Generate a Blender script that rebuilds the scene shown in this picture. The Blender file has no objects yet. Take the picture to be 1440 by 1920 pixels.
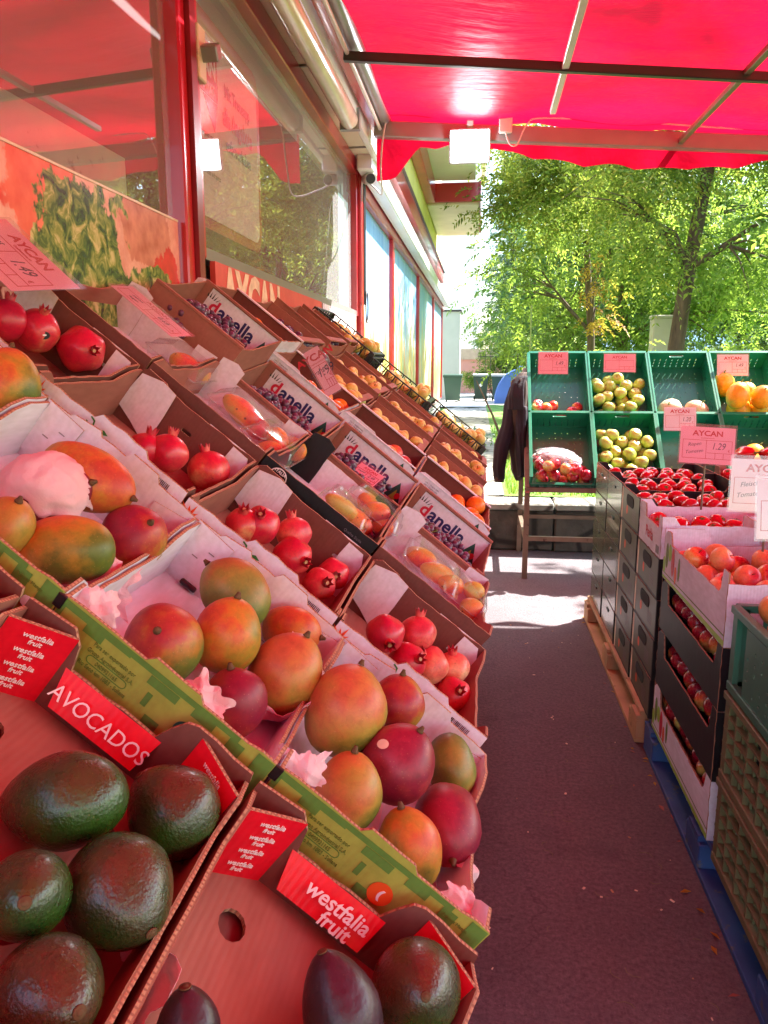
import bpy, math, random
import numpy as np
from mathutils import Vector, Matrix, Euler
from mathutils.geometry import tessellate_polygon
R=math.radians; PI=math.pi
S=bpy.context.scene; COL=S.collection
# ---------------------------------------------------------------- camera, sky, sun, exposure
cd=bpy.data.cameras.new('camera'); cam=bpy.data.objects.new('camera',cd); COL.objects.link(cam); S.camera=cam
cam.location=(0,0,1.45)
cd.sensor_fit='VERTICAL'; cd.sensor_height=24; cd.lens=24*1441/1920.0
cd.clip_start=.02; cd.clip_end=3000
cam.rotation_euler=Euler((R(90-10.996),0,R(6.99)),'XYZ')
SUN_EL,SUN_AZ=R(50),R(52)      # azimuth measured from +Y towards +X
W=bpy.data.worlds.new('World'); S.world=W; W.use_nodes=True
nt=W.node_tree; nt.nodes.clear()
sky=nt.nodes.new('ShaderNodeTexSky'); sky.sky_type='NISHITA'; sky.sun_disc=False
sky.sun_elevation=SUN_EL; sky.sun_rotation=SUN_AZ; sky.air_density=1.2; sky.dust_density=1.2; sky.ozone_density=1.6
bg=nt.nodes.new('ShaderNodeBackground'); bg.inputs[1].default_value=.15
wo=nt.nodes.new('ShaderNodeOutputWorld'); nt.links.new(sky.outputs[0],bg.inputs[0]); nt.links.new(bg.outputs[0],wo.inputs[0])
sl=bpy.data.lights.new('sun','SUN'); sl.energy=5.0; sl.angle=R(.5); sl.color=(1,.95,.88)
so=bpy.data.objects.new('sun',sl); COL.objects.link(so)
sd=Vector((math.sin(SUN_AZ)*math.cos(SUN_EL),math.cos(SUN_AZ)*math.cos(SUN_EL),math.sin(SUN_EL)))
so.rotation_euler=sd.to_track_quat('Z','Y').to_euler(); so.location=(6,6,9)
S.view_settings.view_transform='Standard'; S.view_settings.look='None'; S.view_settings.gamma=1
S.view_settings.exposure=2.6
S.render.engine='CYCLES'; S.cycles.use_denoising=True; S.cycles.max_bounces=10; S.cycles.transparent_max_bounces=16
S.cycles.diffuse_bounces=5; S.cycles.sample_clamp_indirect=6; S.cycles.caustics_reflective=False; S.cycles.caustics_refractive=False
# ---------------------------------------------------------------- materials
MATS={}
def srgb(c):
    if isinstance(c,str):
        c=[int(c[i:i+2],16)/255 for i in (0,2,4)]
    return tuple(((x/12.92) if x<=.04045 else ((x+.055)/1.055)**2.4) for x in c)+(1,)
class NT:
    def __init__(s,name):
        s.m=bpy.data.materials.new(name); s.m.use_nodes=True; s.t=s.m.node_tree; s.t.nodes.clear(); s.k=0
        s.out=s.n('OutputMaterial')
    def n(s,ty,ins=None,**pr):
        x=s.t.nodes.new('ShaderNode'+ty)
        for k,v in pr.items(): setattr(x,k,v)
        for k,v in (ins or {}).items(): s.set(x.inputs[k],v)
        return x
    def set(s,sock,v):
        if hasattr(v,'bl_rna') and isinstance(v,bpy.types.NodeSocket): s.t.links.new(v,sock)
        elif isinstance(v,bpy.types.Node): s.t.links.new(v.outputs[0],sock)
        else:
            if isinstance(v,tuple) and len(v)==3 and sock.type=='RGBA': v=v+(1,)
            sock.default_value=v
    def coord(s,kind='Object',scale=(1,1,1),loc=(0,0,0)):
        tc=s.n('TexCoord'); mp=s.n('Mapping',{0:tc.outputs[kind],'Scale':scale,'Location':loc}); return mp.outputs[0]
    def noise(s,scale,detail=3,vec=None,rough=.5,dist=0):
        return s.n('TexNoise',{'Vector':vec if vec is not None else s.coord(),'Scale':scale,'Detail':detail,'Roughness':rough,'Distortion':dist}).outputs[0]
    def vor(s,scale,vec=None,feature='F1',out=0):
        return s.n('TexVoronoi',{'Vector':vec if vec is not None else s.coord(),'Scale':scale},feature=feature).outputs[out]
    def ramp(s,fac,stops,interp='LINEAR'):
        r=s.n('ValToRGB',{0:fac}); cr=r.color_ramp; cr.interpolation=interp
        while len(cr.elements)<len(stops): cr.elements.new(.5)
        for e,(p,c) in zip(cr.elements,stops): e.position=p; e.color=c if len(c)==4 else tuple(c)+(1,)
        return r.outputs[0]
    def math(s,op,a,b=0.0,clamp=False):
        x=s.n('Math',operation=op,use_clamp=clamp); s.set(x.inputs[0],a); s.set(x.inputs[1],b); return x.outputs[0]
    def mix(s,f,a,b,mode='MIX'):
        x=s.n('MixRGB',blend_type=mode); s.set(x.inputs[0],f); s.set(x.inputs[1],a); s.set(x.inputs[2],b); return x.outputs[0]
    def sep(s,vec):
        return s.n('SeparateXYZ',{0:vec}).outputs
    def rnd(s): return s.n('ObjectInfo').outputs['Random']
    def bump(s,h,strength=.3,dist=.01): return s.n('Bump',{'Height':h,'Strength':strength,'Distance':dist}).outputs[0]
    def bsdf(s,col,rough=.5,normal=None,**ins):
        b=s.n('BsdfPrincipled'); s.set(b.inputs['Base Color'],col); s.set(b.inputs['Roughness'],rough)
        if normal is not None: s.set(b.inputs['Normal'],normal)
        for k,v in ins.items(): s.set(b.inputs[k.replace('_',' ')],v)
        return b
    def done(s,sh): s.set(s.out.inputs[0],sh); MATS[s.m.name]=s.m; return s.m
def simple(name,col,rough=.55,var=.12,vs=9,bs=60,bst=.12,bd=.002,spec=.5,metal=0.0,coat=0.0,dirt=None):
    n=NT(name); c=srgb(col); v=n.noise(vs,4)
    dk=tuple(x*(1-var) for x in c[:3]); lt=tuple(min(1,x*(1+var)) for x in c[:3])
    col=n.ramp(v,[(.3,dk),(.7,lt)])
    if dirt:
        m=n.ramp(n.noise(dirt[1],6,rough=.7),[(dirt[2],(0,0,0)),(dirt[2]+.08,(1,1,1))]); col=n.mix(m,col,srgb(dirt[0]))
    return n.done(n.bsdf(col,rough,n.bump(n.noise(bs,3),bst,bd),Specular_IOR_Level=spec,Metallic=metal,Coat_Weight=coat))
def board(name,col,col2=None,rough=.75,fl=True):
    "cardboard face: fine fluting ridges, scuffs and fibres"
    n=NT(name); c=srgb(col)
    v=n.noise(7,5); f=n.noise(90,3,n.coord(scale=(1,.25,1)))
    a=n.ramp(v,[(.3,tuple(x*.86 for x in c[:3])),(.7,tuple(min(1,x*1.1) for x in c[:3]))])
    a=n.mix(.18,a,n.ramp(f,[(.3,(.25,.2,.16)),(.7,(1,1,1))]),'MULTIPLY')
    sc=n.ramp(n.noise(23,8,rough=.75),[(.66,(0,0,0)),(.74,(1,1,1))]); a=n.mix(n.math('MULTIPLY',sc,.25),a,srgb(col2 or '8a6a50'))
    w=n.n('TexWave',{'Vector':n.coord(),'Scale':38,'Distortion':.6,'Detail':1}).outputs[1] if fl else f
    h=n.math('ADD',n.math('MULTIPLY',w,.25),n.noise(14,3))
    return n.done(n.bsdf(a,rough,n.bump(h,.25,.004),Specular_IOR_Level=.3))
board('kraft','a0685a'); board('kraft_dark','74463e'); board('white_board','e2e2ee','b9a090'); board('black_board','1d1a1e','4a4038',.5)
board('green_print','a3ad4c','c8cf86',.5); board('dark_green_print','5f8a3c',None,.5); board('red_print','e2142c','a01822',.35)
board('olive_print','55583f','2f2d25',.4)
def edge_mat():
    n=NT('corrugated_edge'); c=n.coord()
    w=n.n('TexWave',{'Vector':c,'Scale':55,'Distortion':1.2,'Detail':1}).outputs[1]
    w2=n.n('TexWave',{'Vector':c,'Scale':55,'Distortion':1.2,'Detail':1},bands_direction='Y').outputs[1]
    m=n.math('MINIMUM',w,w2)
    col=n.ramp(m,[(.1,srgb('8a6450')),(.5,srgb('b08a6c'))])
    return n.done(n.bsdf(col,.85,n.bump(m,.4,.002)))
edge_mat()
simple('red_paint','b01c2a',.28,.15,4,30,.15,.003,coat=.3,dirt=('c8a090',14,.72))
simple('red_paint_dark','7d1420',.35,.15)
simple('cream_paint','d8cdb8',.5,.08,3,dirt=('9a8c7c',9,.62))
simple('white_metal','d9d4cf',.35,.06,3,dirt=('8f857c',12,.66))
simple('grey_metal','8a8788',.35,.08,5,metal=.3,dirt=('5f5550',12,.66))
simple('dark_metal','2a2527',.4,.1); simple('black_plastic','161517',.35,.1); simple('black_matte','0d0c0d',.8,.1)
simple('yellow_plaster','e6d894',.8,.07,2,80,.3,.004); simple('grey_plaster','a9a99f',.85,.08,1.5,60,.4,.006)
simple('pink_plaster','c98f80',.85,.08,1.5); simple('white_plaster','dedbd4',.8,.05,1.5,60,.3,.004)
simple('crate_green','12785a',.35,.12,6,200,.1,.001,coat=.15,dirt=('3f8a6c',18,.68)); simple('crate_dark_green','2c6650',.4,.12,6,dirt=('5c6a58',18,.64))
simple('crate_olive','666240',.5,.15,6,dirt=('75694a',15,.62))
simple('bin_green','1c3c2c',.45,.1,3); simple('bin_lid','8f9490',.5,.1); simple('bin_blue','4668b4',.4,.1,2,dirt=('5c86d0',9,.66))
simple('wood_raw','b39066',.7,.22,6,40,.3,.003,dirt=('6d5238',10,.6)); simple('wood_light','cdb185',.7,.12,10); simple('pallet_blue','2a4d86',.6,.2,8,dirt=('5a5f66',16,.58))
simple('steel_brown','7d6a5a',.45,.15,12,metal=.5,dirt=('50382a',14,.6)); simple('concrete','b5b0a3',.9,.12,2,30,.5,.01)
simple('ink_red','b8202e',.5,.05); simple('ink_dark','2b2440',.5,.05); simple('ink_blue','231f63',.5,.05); simple('ink_crimson','c3123c',.5,.05)
simple('ink_white','efe9ea',.5,.05); simple('ink_green','2f7a34',.5,.08); simple('ink_leaf','8fc23a',.5,.08); simple('ink_orange','e0561c',.5,.08)
simple('ink_bottle','0f5a48',.5,.08); simple('ink_grey','6a5f68',.5,.05); simple('ink_black','171417',.5,.05); simple('ink_brown','5a4a28',.5,.05); simple('ink_olive','5f7a2c',.6,.05)
simple('ink_cream','dccdb2',.6,.25,20)
simple('stem_brown','5a4426',.8,.2,60); simple('stem_green','6f7f38',.6,.2,60); simple('wire_white','cfc8c4',.5); simple('wire_black','1a1718',.5)
simple('light_blue_wall','a9bfe0',.7,.05,2); simple('window_dark','3d5578',.15,.1,spec=.8); simple('brick_dull','b9a188',.8,.12,5)
simple('jacket_cloth','1a1420',.85,.35,5,140,.5,.004); simple('jacket_brown','3a2c26',.85,.25,6,140,.5,.004)
simple('rubber','1c1a1c',.6)
# clear plastics / glass
def clear(name,refl=.12,tint=(1,1,1),rough=.06,ior=1.45,milky=0.0):
    n=NT(name); fc=n.n('LayerWeight',{'Blend':.5}).outputs['Facing']; f=n.math('ADD',n.math('MULTIPLY',n.math('POWER',fc,3.2),.55*(ior/1.45)**2),refl,True)
    a=n.n('BsdfTransparent',{0:tint+(1,)}); g=n.n('BsdfGlossy',{'Roughness':rough}); s=n.n('MixShader',{0:f,1:a.outputs[0],2:g.outputs[0]})
    if milky: d=n.n('BsdfDiffuse',{0:(.85,.85,.88,1)}); s=n.n('MixShader',{0:milky,1:s.outputs[0],2:d.outputs[0]})
    return n.done(s.outputs[0])
clear('clear_plastic',.05,rough=.12,ior=1.4,milky=.04); clear('plastic_bag',.10,rough=.15,milky=.09); clear('window_glass',.20,(.95,.96,.98),0,1.5,milky=.14)
clear('poster_glass',.1,(1,1,1),.015,1.5)
def tissue():
    n=NT('tissue_paper'); d=n.n('BsdfDiffuse',{0:srgb('efd4da')}); t=n.n('BsdfTranslucent',{0:srgb('f0ccd4')})
    b=n.bump(n.noise(38,4),.6,.01); n.set(d.inputs['Normal'],b)
    return n.done(n.n('MixShader',{0:.3,1:d.outputs[0],2:t.outputs[0]}).outputs[0])
tissue()
def awning_cloth():
    n=NT('red_awning_cloth'); v=n.noise(.75,5,dist=1.0); 
    c1=n.ramp(v,[(.35,srgb('8c0414')),(.65,srgb('a8081c'))]); c2=n.ramp(v,[(.35,(.17,.002,.013)),(.68,(.76,.003,.034))])  # broad blotches in the translucent red paint tree shadows onto the cloth
    st=n.ramp(n.noise(3.2,7,n.coord(scale=(1,.5,1)),.7),[(.6,(0,0,0)),(.72,(1,1,1))]); c2=n.mix(n.math('MULTIPLY',st,.5),c2,(.20,.006,.012,1))
    b=n.bump(n.math('ADD',n.noise(2.5,4),n.math('MULTIPLY',n.noise(1.0,4,n.coord(scale=(2.2,14,1)),.6),.35)),.6,.06)
    d=n.bsdf(c1,.5,b,Specular_IOR_Level=.1); t=n.n('BsdfTranslucent',{0:c2,'Normal':b})
    return n.done(n.n('MixShader',{0:.4,1:d.outputs[0],2:t.outputs[0]}).outputs[0])
awning_cloth()
def fruit(name,stops,axis=(.5,-.4,.75),ns=9,amp=.28,rough=.33,spots=None,bump=(30,.08,.004),span=.05,coat=.12,rand=.25,spec=.45,fine=None,mott=.7):
    "skin colour runs along a body axis, broken by noise; every fruit shifts a little"
    n=NT(name); c=n.coord(); d=n.n('VectorMath',operation='DOT_PRODUCT'); n.set(d.inputs[0],c); d.inputs[1].default_value=Vector(axis).normalized()
    g=n.math('ADD',n.math('MULTIPLY',d.outputs['Value'],.5/span),.5)
    r=n.rnd(); c4=n.n('VectorMath',{0:c,1:n.n('CombineXYZ',{0:n.math('MULTIPLY',r,37.0),1:n.math('MULTIPLY',r,11.0)}).outputs[0]},operation='ADD').outputs[0]; nz=n.noise(ns*2.2,5,c4,.6)
    f=n.math('ADD',n.math('ADD',g,n.math('MULTIPLY',n.math('SUBTRACT',nz,.5),amp*4)),n.math('MULTIPLY',n.math('SUBTRACT',r,.5),rand))
    col=n.ramp(f,[(p,srgb(q)) for p,q in stops])
    bl=n.ramp(n.noise(ns*9,6,c4,.75,.6),[(.3,(.66,.64,.60)),(.52,(1,1,1)),(.72,(1.2,1.16,1.08))]); col=n.mix(mott,col,bl,'MULTIPLY')
    rough=n.math('ADD',n.math('MULTIPLY',n.noise(ns*6,4,c4,.6),.26),rough-.11)
    if fine: col=n.mix(n.math('MULTIPLY',n.noise(fine[1],3,c),fine[2]),col,srgb(fine[0]))
    if spots:
        m=n.ramp(n.vor(spots[1],c),[(spots[2],(1,1,1)),(spots[2]+.05,(0,0,0))]); col=n.mix(n.math('MULTIPLY',m,spots[3]),col,srgb(spots[0]))
    return n.done(n.bsdf(col,rough,n.bump(n.noise(bump[0],3,c),bump[1],bump[2]),Coat_Weight=coat,Coat_Roughness=.2,Specular_IOR_Level=spec,Subsurface_Weight=.0))
SP=('d8c090',170,.10,.16)
fruit('mango_red',[(.12,'5f712c'),(.4,'a5762c'),(.58,'a54931'),(.8,'972433'),(1,'861e3a')],ns=10,amp=.4,spots=SP,rough=.42,coat=0,span=.06)
fruit('mango_crimson',[(0,'845b2c'),(.25,'903133'),(.6,'7a1633'),(.95,'93243d')],ns=10,amp=.4,spots=SP,rough=.42,coat=0,span=.06)
fruit('mango_orange',[(.1,'566e26'),(.4,'98882e'),(.66,'bc7a2e'),(.85,'bc5c30'),(1,'b04432')],ns=10,amp=.4,spots=SP,rough=.42,coat=0,span=.06)
fruit('mango_tan',[(.1,'66762a'),(.42,'a08c38'),(.72,'b4783c'),(1,'b45e3c')],ns=9,amp=.4,spots=SP,rough=.42,coat=0,span=.06)
fruit('mango_green',[(.1,'48682a'),(.5,'6e7e34'),(.8,'8c8038'),(1,'9c6c38')],ns=9,amp=.4,spots=SP,rough=.42,coat=0,span=.06)
fruit('avocado_skin',[(.1,'30601c'),(.4,'305220'),(.7,'3a4426'),(1,'5a3a26')],ns=12,amp=.3,rough=.27,spots=('7a7a3a',190,.09,.4),bump=(300,.45,.003),coat=.35,mott=.9,spec=.5,fine=('0e1a08',420,.55))
fruit('avocado_purple',[(.1,'241a1a'),(.6,'33202a'),(1,'3d2030')],ns=12,rough=.38,bump=(70,.5,.004),coat=.1,spots=('5a4a3a',190,.09,.35))
fruit('pomegranate_skin',[(.0,'d8a06c'),(.25,'cc4644'),(.5,'c41c3a'),(.9,'b01038')],ns=13,amp=.3,rough=.38,spots=('8a4a2a',70,.1,.4),bump=(25,.15,.004),coat=.25,span=.07)
fruit('pomegranate_pale',[(.0,'deae84'),(.35,'d8705c'),(.6,'cc3c4a'),(1,'b81c3c')],ns=13,amp=.32,rough=.42,spots=('a0603a',80,.12,.5),bump=(25,.15,.004),span=.07)
fruit('prickly_skin',[(.1,'b8b44a'),(.4,'d89a3c'),(.7,'d86432'),(1,'b83038')],ns=20,amp=.25,rough=.42,spots=('4a2c18',46,.13,.9),bump=(60,.15,.003),rand=.6,span=.035)
fruit('grape_skin',[(.1,'1e1230'),(.5,'3a1838'),(.9,'5a1c3e')],ns=22,rough=.34,span=.06,spots=None,coat=.1,fine=('8a84a8',60,.25))
fruit('orange_skin',[(.1,'e07a1c'),(.9,'ee8a1e')],ns=8,amp=.15,rough=.42,bump=(240,.3,.002),coat=.1)
fruit('yellow_pear',[(.1,'c8c86a'),(.5,'d4c870'),(1,'d8b85c')],ns=14,rough=.5,spots=('a88a3c',90,.1,.4),coat=0,rand=.35)
fruit('green_apple',[(.1,'98b046'),(.5,'a8ba50'),(.9,'b4b858')],ns=12,rough=.32,spots=('dce09a',120,.1,.5),span=.035)
fruit('red_apple',[(.05,'d8bc60'),(.35,'d8703c'),(.6,'c02c34'),(1,'9a1430')],axis=(.8,.3,.3),ns=16,rough=.25,spots=('e8c890',110,.09,.45),span=.035,coat=.25,rand=.5)
fruit('peach_skin',[(.1,'d8a060'),(.45,'dc7c50'),(.75,'cc4c48'),(1,'b83848')],axis=(.8,.3,.3),ns=14,rough=.4,span=.04,rand=.7)
fruit('plum_skin',[(.1,'2a2040'),(.6,'44264c'),(1,'5a2840')],ns=12,rough=.4,span=.04)
fruit('tomato_skin',[(.1,'b8101c'),(.9,'cc1c22')],ns=6,amp=.1,rough=.14,bump=(10,.05,.004),coat=.5)
fruit('melon_orange',[(.0,'a8b840'),(.25,'e6a824'),(.6,'eca01c'),(1,'e8b434')],ns=9,amp=.25,rough=.45,bump=(25,.5,.008),span=.09,rand=.4)
fruit('melon_net',[(.1,'b89474'),(.9,'cfae88')],ns=8,rough=.7,spots=None,bump=(80,.9,.006),coat=0,span=.08)
fruit('onion_skin',[(.1,'c87c3c'),(.9,'dc9a54')],ns=14,rough=.35,bump=(30,.2,.003))
fruit('eggplant_skin',[(.1,'3a2444'),(.9,'5a3a58')],ns=8,rough=.3,span=.05,coat=.2)
def leafmat(name,stops,tr=.6):
    n=NT(name); r=n.n('NewGeometry').outputs['Random Per Island']; c=n.ramp(r,[(p,srgb(q)) for p,q in stops])
    d=n.bsdf(c,.5,Specular_IOR_Level=.3); t=n.n('BsdfTranslucent',{0:n.mix(.5,c,(.42,.55,.07,1))})
    return n.done(n.n('MixShader',{0:tr,1:d.outputs[0],2:t.outputs[0]}).outputs[0])
leafmat('leaf_yellow_green',[(0,'37521f'),(.45,'667c36'),(.8,'8f9646'),(1,'b4a24e')])
leafmat('leaf_green',[(0,'2c4c1c'),(.5,'466c2a'),(1,'748c38')])
leafmat('leaf_dark',[(0,'2c4a26'),(.5,'44683a'),(1,'688a48')],.4)
leafmat('leaf_blue_green',[(0,'3a5648'),(.6,'547464'),(1,'7a947c')],.25)
leafmat('leaf_orange',[(0,'8a4a1c'),(.5,'b8742a'),(1,'c8963a')],.5)
leafmat('grass_blade',[(0,'3c6a20'),(.6,'5c8a2c'),(1,'8aa03c')],.4)
def bark():
    n=NT('bark'); v=n.noise(8,6,n.coord(scale=(1,1,.2)),.7); c=n.ramp(v,[(.3,srgb('3a2c22')),(.7,srgb('6e5a46'))])
    return n.done(n.bsdf(c,.9,n.bump(v,.9,.03)))
bark()
def asphalt():
    n=NT('asphalt'); c=n.coord(); a=n.ramp(n.noise(1.3,6,c,.65),[(.3,srgb('5c5458')),(.7,srgb('766c70'))])
    g=n.noise(75,4,c,.8); a=n.mix(.75,a,n.ramp(g,[(.3,(.35,.35,.36)),(.5,(.9,.9,.9)),(.7,(1.5,1.5,1.5))]),'MULTIPLY')
    st=n.ramp(n.noise(2.6,7,c,.7),[(.54,(0,0,0)),(.66,(1,1,1))]); a=n.mix(n.math('MULTIPLY',st,.45),a,srgb('37333a'))
    w=n.n('VectorMath',{0:c,1:n.n('TexNoise',{'Vector':c,'Scale':5.0,'Detail':4}).outputs[1]},operation='ADD'); e=n.vor(1.1,w.outputs[0],'DISTANCE_TO_EDGE'); cr=n.ramp(e,[(.004,(1,1,1)),(.012,(0,0,0))]); a=n.mix(n.math('MULTIPLY',n.math('MULTIPLY',cr,n.ramp(n.noise(.8,2,c),[(.5,(0,0,0)),(.6,(1,1,1))])),.3),a,srgb('2a2628'))
    sp=n.ramp(n.vor(48,c),[(.07,(1,1,1)),(.1,(0,0,0))]); pick=n.ramp(n.noise(14,2,c),[(.56,(0,0,0)),(.6,(1,1,1))]); a=n.mix(n.math('MULTIPLY',n.math('MULTIPLY',sp,pick),.5),a,srgb('9a9096'))
    return n.done(n.bsdf(a,.75,n.bump(n.math('SUBTRACT',g,n.math('MULTIPLY',cr,.1)),.8,.01),Specular_IOR_Level=.35))
asphalt()
def stone(name,a,b,sc=3,mort='4a463e'):
    n=NT(name); c=n.coord(); v=n.vor(sc,c,'DISTANCE_TO_EDGE'); col=n.ramp(n.noise(6,6,c),[(.3,srgb(a)),(.7,srgb(b))])
    col=n.mix(n.ramp(v,[(.02,(1,1,1)),(.06,(0,0,0))]),col,srgb(mort))
    return n.done(n.bsdf(col,.9,n.bump(n.math('ADD',n.noise(20,5,c),n.math('MINIMUM',v,.1)),.6,.02)))
stone('path_stone','7e7c74','a8a498',2.4); stone('wall_stone','3a3833','5c564c',2.2,'26241f')
def lawn():
    n=NT('lawn'); c=n.coord(); col=n.ramp(n.noise(5,7,c,.7),[(.3,srgb('46702a')),(.55,srgb('6a9034')),(.75,srgb('94a444'))])
    return n.done(n.bsdf(col,.9,n.bump(n.noise(60,5,c),.9,.03)))
lawn()
def lamp(): 
    n=NT('lamp_glow'); return n.done(n.n('Emission',{0:(.93,.97,1,1),1:14.0}).outputs[0])
lamp()
# ---------------------------------------------------------------- mesh building
class MB:
    def __init__(s): s.v=[]; s.f=[]; s.m=[]; s.sm=[]; s.names=[]
    def mi(s,name):
        if name not in s.names: s.names.append(name)
        return s.names.index(name)
    def add(s,vs,fs,mat,smooth=False,M=None):
        o=len(s.v); k=s.mi(mat)
        s.v+= [tuple(M@Vector(p)) if M is not None else tuple(p) for p in vs]
        for f in fs: s.f.append(tuple(i+o for i in f)); s.m.append(k); s.sm.append(smooth)
        return s
    def box(s,c,d,mat,M=None,bev=0):
        x,y,z=c; a,b,e=d[0]/2,d[1]/2,d[2]/2
        if bev and min(a,b,e)>bev*1.5:
            vs=[];
            for sx in (-1,1):
                for sy in (-1,1):
                    for sz in (-1,1):
                        vs+= [(x+sx*(a-bev),y+sy*(b-bev),z+sz*e),(x+sx*(a-bev),y+sy*b,z+sz*(e-bev)),(x+sx*a,y+sy*(b-bev),z+sz*(e-bev))]
            I=lambda sx,sy,sz,k:((sx>0)*4+(sy>0)*2+(sz>0))*3+k
            fs=[]
            for q in (-1,1):
                fs.append([I(-1,-1,q,0),I(1,-1,q,0),I(1,1,q,0),I(-1,1,q,0)][::q]); fs.append([I(-1,q,-1,1),I(1,q,-1,1),I(1,q,1,1),I(-1,q,1,1)][::-q]); fs.append([I(q,-1,-1,2),I(q,1,-1,2),I(q,1,1,2),I(q,-1,1,2)][::q])
            for p in (-1,1):
                for q in (-1,1):
                    fs.append([I(-1,p,q,0),I(1,p,q,0),I(1,p,q,1),I(-1,p,q,1)][::-p*q]); fs.append([I(p,-1,q,0),I(p,1,q,0),I(p,1,q,2),I(p,-1,q,2)][::p*q]); fs.append([I(p,q,-1,1),I(p,q,1,1),I(p,q,1,2),I(p,q,-1,2)][::-p*q])
                    for r in (-1,1): fs.append([I(p,q,r,0),I(p,q,r,1),I(p,q,r,2)][::p*q*r*-1])
            return s.add(vs,fs,mat,False,M)
        vs=[(x+i*a,y+j*b,z+k*e) for i in (-1,1) for j in (-1,1) for k in (-1,1)]
        fs=[(0,1,3,2),(4,6,7,5),(0,4,5,1),(2,3,7,6),(0,2,6,4),(1,5,7,3)]
        return s.add(vs,fs,mat,False,M)
    def bar(s,p,q,w,h,mat,up=(0,0,1),bev=0):
        p,q=Vector(p),Vector(q); d=q-p; L=d.length; y=d.normalized(); x=y.cross(Vector(up)).normalized(); z=x.cross(y)
        M=Matrix((x,y,z)).transposed().to_4x4(); M.translation=(p+q)/2
        return s.box((0,0,0),(w,L,h),mat,M,bev)
    def tube(s,pts,r,mat,n=8,caps=True,smooth=True):
        pts=[Vector(p) for p in pts]; k=len(pts); rs=r if hasattr(r,'__len__') else [r]*k
        vs=[];fs=[]; t=(pts[1]-pts[0]).normalized(); u=t.orthogonal().normalized()
        for i in range(k):
            t2=(pts[min(i+1,k-1)]-pts[max(i-1,0)]).normalized(); u=(u-t2*u.dot(t2)).normalized(); w=t2.cross(u)
            for j in range(n):
                a=2*PI*j/n; vs.append(pts[i]+(u*math.cos(a)+w*math.sin(a))*rs[i])
        for i in range(k-1):
            for j in range(n): fs.append((i*n+j,i*n+(j+1)%n,(i+1)*n+(j+1)%n,(i+1)*n+j))
        s.add(vs,fs,mat,smooth)
        if caps: s.add(vs[:n][::-1],[tuple(range(n))],mat); s.add(vs[-n:],[tuple(range(n))],mat)
        return s
    def lathe(s,prof,mat,n=24,M=None,wob=None,smooth=True,cap=True):
        vs=[];fs=[]; k=len(prof)
        for i,(r,z) in enumerate(prof):
            for j in range(n):
                a=2*PI*j/n; q=1+(wob(a,i/(k-1)) if wob else 0); vs.append((r*q*math.cos(a),r*q*math.sin(a),z))
        for i in range(k-1):
            for j in range(n): fs.append((i*n+j,i*n+(j+1)%n,(i+1)*n+(j+1)%n,(i+1)*n+j))
        if cap: fs.append(tuple(range(n))[::-1]); fs.append(tuple((k-1)*n+j for j in range(n)))
        return s.add(vs,fs,mat,smooth,M)
    def ball(s,c,r,mat,n=14,m=9,M=None,sq=(1,1,1),deform=None):
        vs=[(0,0,-1)]
        for i in range(1,m):
            a=-PI/2+PI*i/m
            for j in range(n): b=2*PI*j/n; vs.append((math.cos(a)*math.cos(b),math.cos(a)*math.sin(b),math.sin(a)))
        vs.append((0,0,1)); fs=[]
        for j in range(n): fs.append((0,1+(j+1)%n,1+j)); e=1+(m-2)*n; fs.append((e+j,e+(j+1)%n,len(vs)-1))
        for i in range(m-2):
            for j in range(n): a=1+i*n; fs.append((a+j,a+(j+1)%n,a+n+(j+1)%n,a+n+j))
        out=[]
        for p in vs:
            p=Vector(p); 
            if deform: p=deform(p)
            out.append((c[0]+p[0]*r*sq[0],c[1]+p[1]*r*sq[1],c[2]+p[2]*r*sq[2]))
        return s.add(out,fs,mat,True,M)
    def panel(s,pts,t,mats,M,holes=()):
        "flat sheet cut from an outline, thickness t along +z of M; mats = face at z=t, face at z=0, cut edge"
        loops=[list(pts)]+[list(h) for h in holes]
        A=sum(loops[0][i-1][0]*loops[0][i][1]-loops[0][i][0]*loops[0][i-1][1] for i in range(len(loops[0])))
        if A<0: loops[0].reverse()
        tri=tessellate_polygon([[Vector((x,y,0)) for x,y in l] for l in loops]); flat=[p for l in loops for p in l]
        def ori(t3):
            a,b,c=[flat[i] for i in t3]; return (b[0]-a[0])*(c[1]-a[1])-(c[0]-a[0])*(b[1]-a[1])
        tri=[q if ori(q)>0 else q[::-1] for q in tri]
        s.add([(x,y,t) for x,y in flat],tri,mats[0],False,M); s.add([(x,y,0) for x,y in flat],[q[::-1] for q in tri],mats[1],False,M)
        for k,l in enumerate(loops):
            n=len(l); vs=[(x,y,0) for x,y in l]+[(x,y,t) for x,y in l]
            fs=[(i,(i+1)%n,n+(i+1)%n,n+i) for i in range(n)]
            if k: 
                B=sum(l[i-1][0]*l[i][1]-l[i][0]*l[i-1][1] for i in range(n))
                if B>0: fs=[f[::-1] for f in fs]
            s.add(vs,fs,mats[2],False,M)
        return s
    def mesh(s,name):
        me=bpy.data.meshes.new(name); me.from_pydata(s.v,[],s.f); me.polygons.foreach_set('material_index',s.m); me.polygons.foreach_set('use_smooth',s.sm)
        for q in s.names: me.materials.append(MATS[q])
        me.update(); return me
    def build(s,name,parent=None,loc=(0,0,0),rot=(0,0,0)):
        o=bpy.data.objects.new(name,s.mesh(name)); COL.objects.link(o); o.parent=parent; o.location=loc; o.rotation_euler=rot; return o
def tag(o,label,cat,group=None,kind=None):
    if label: o['label']=label
    if cat: o['category']=cat
    if group: o['group']=group
    if kind: o['kind']=kind
    return o
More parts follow.
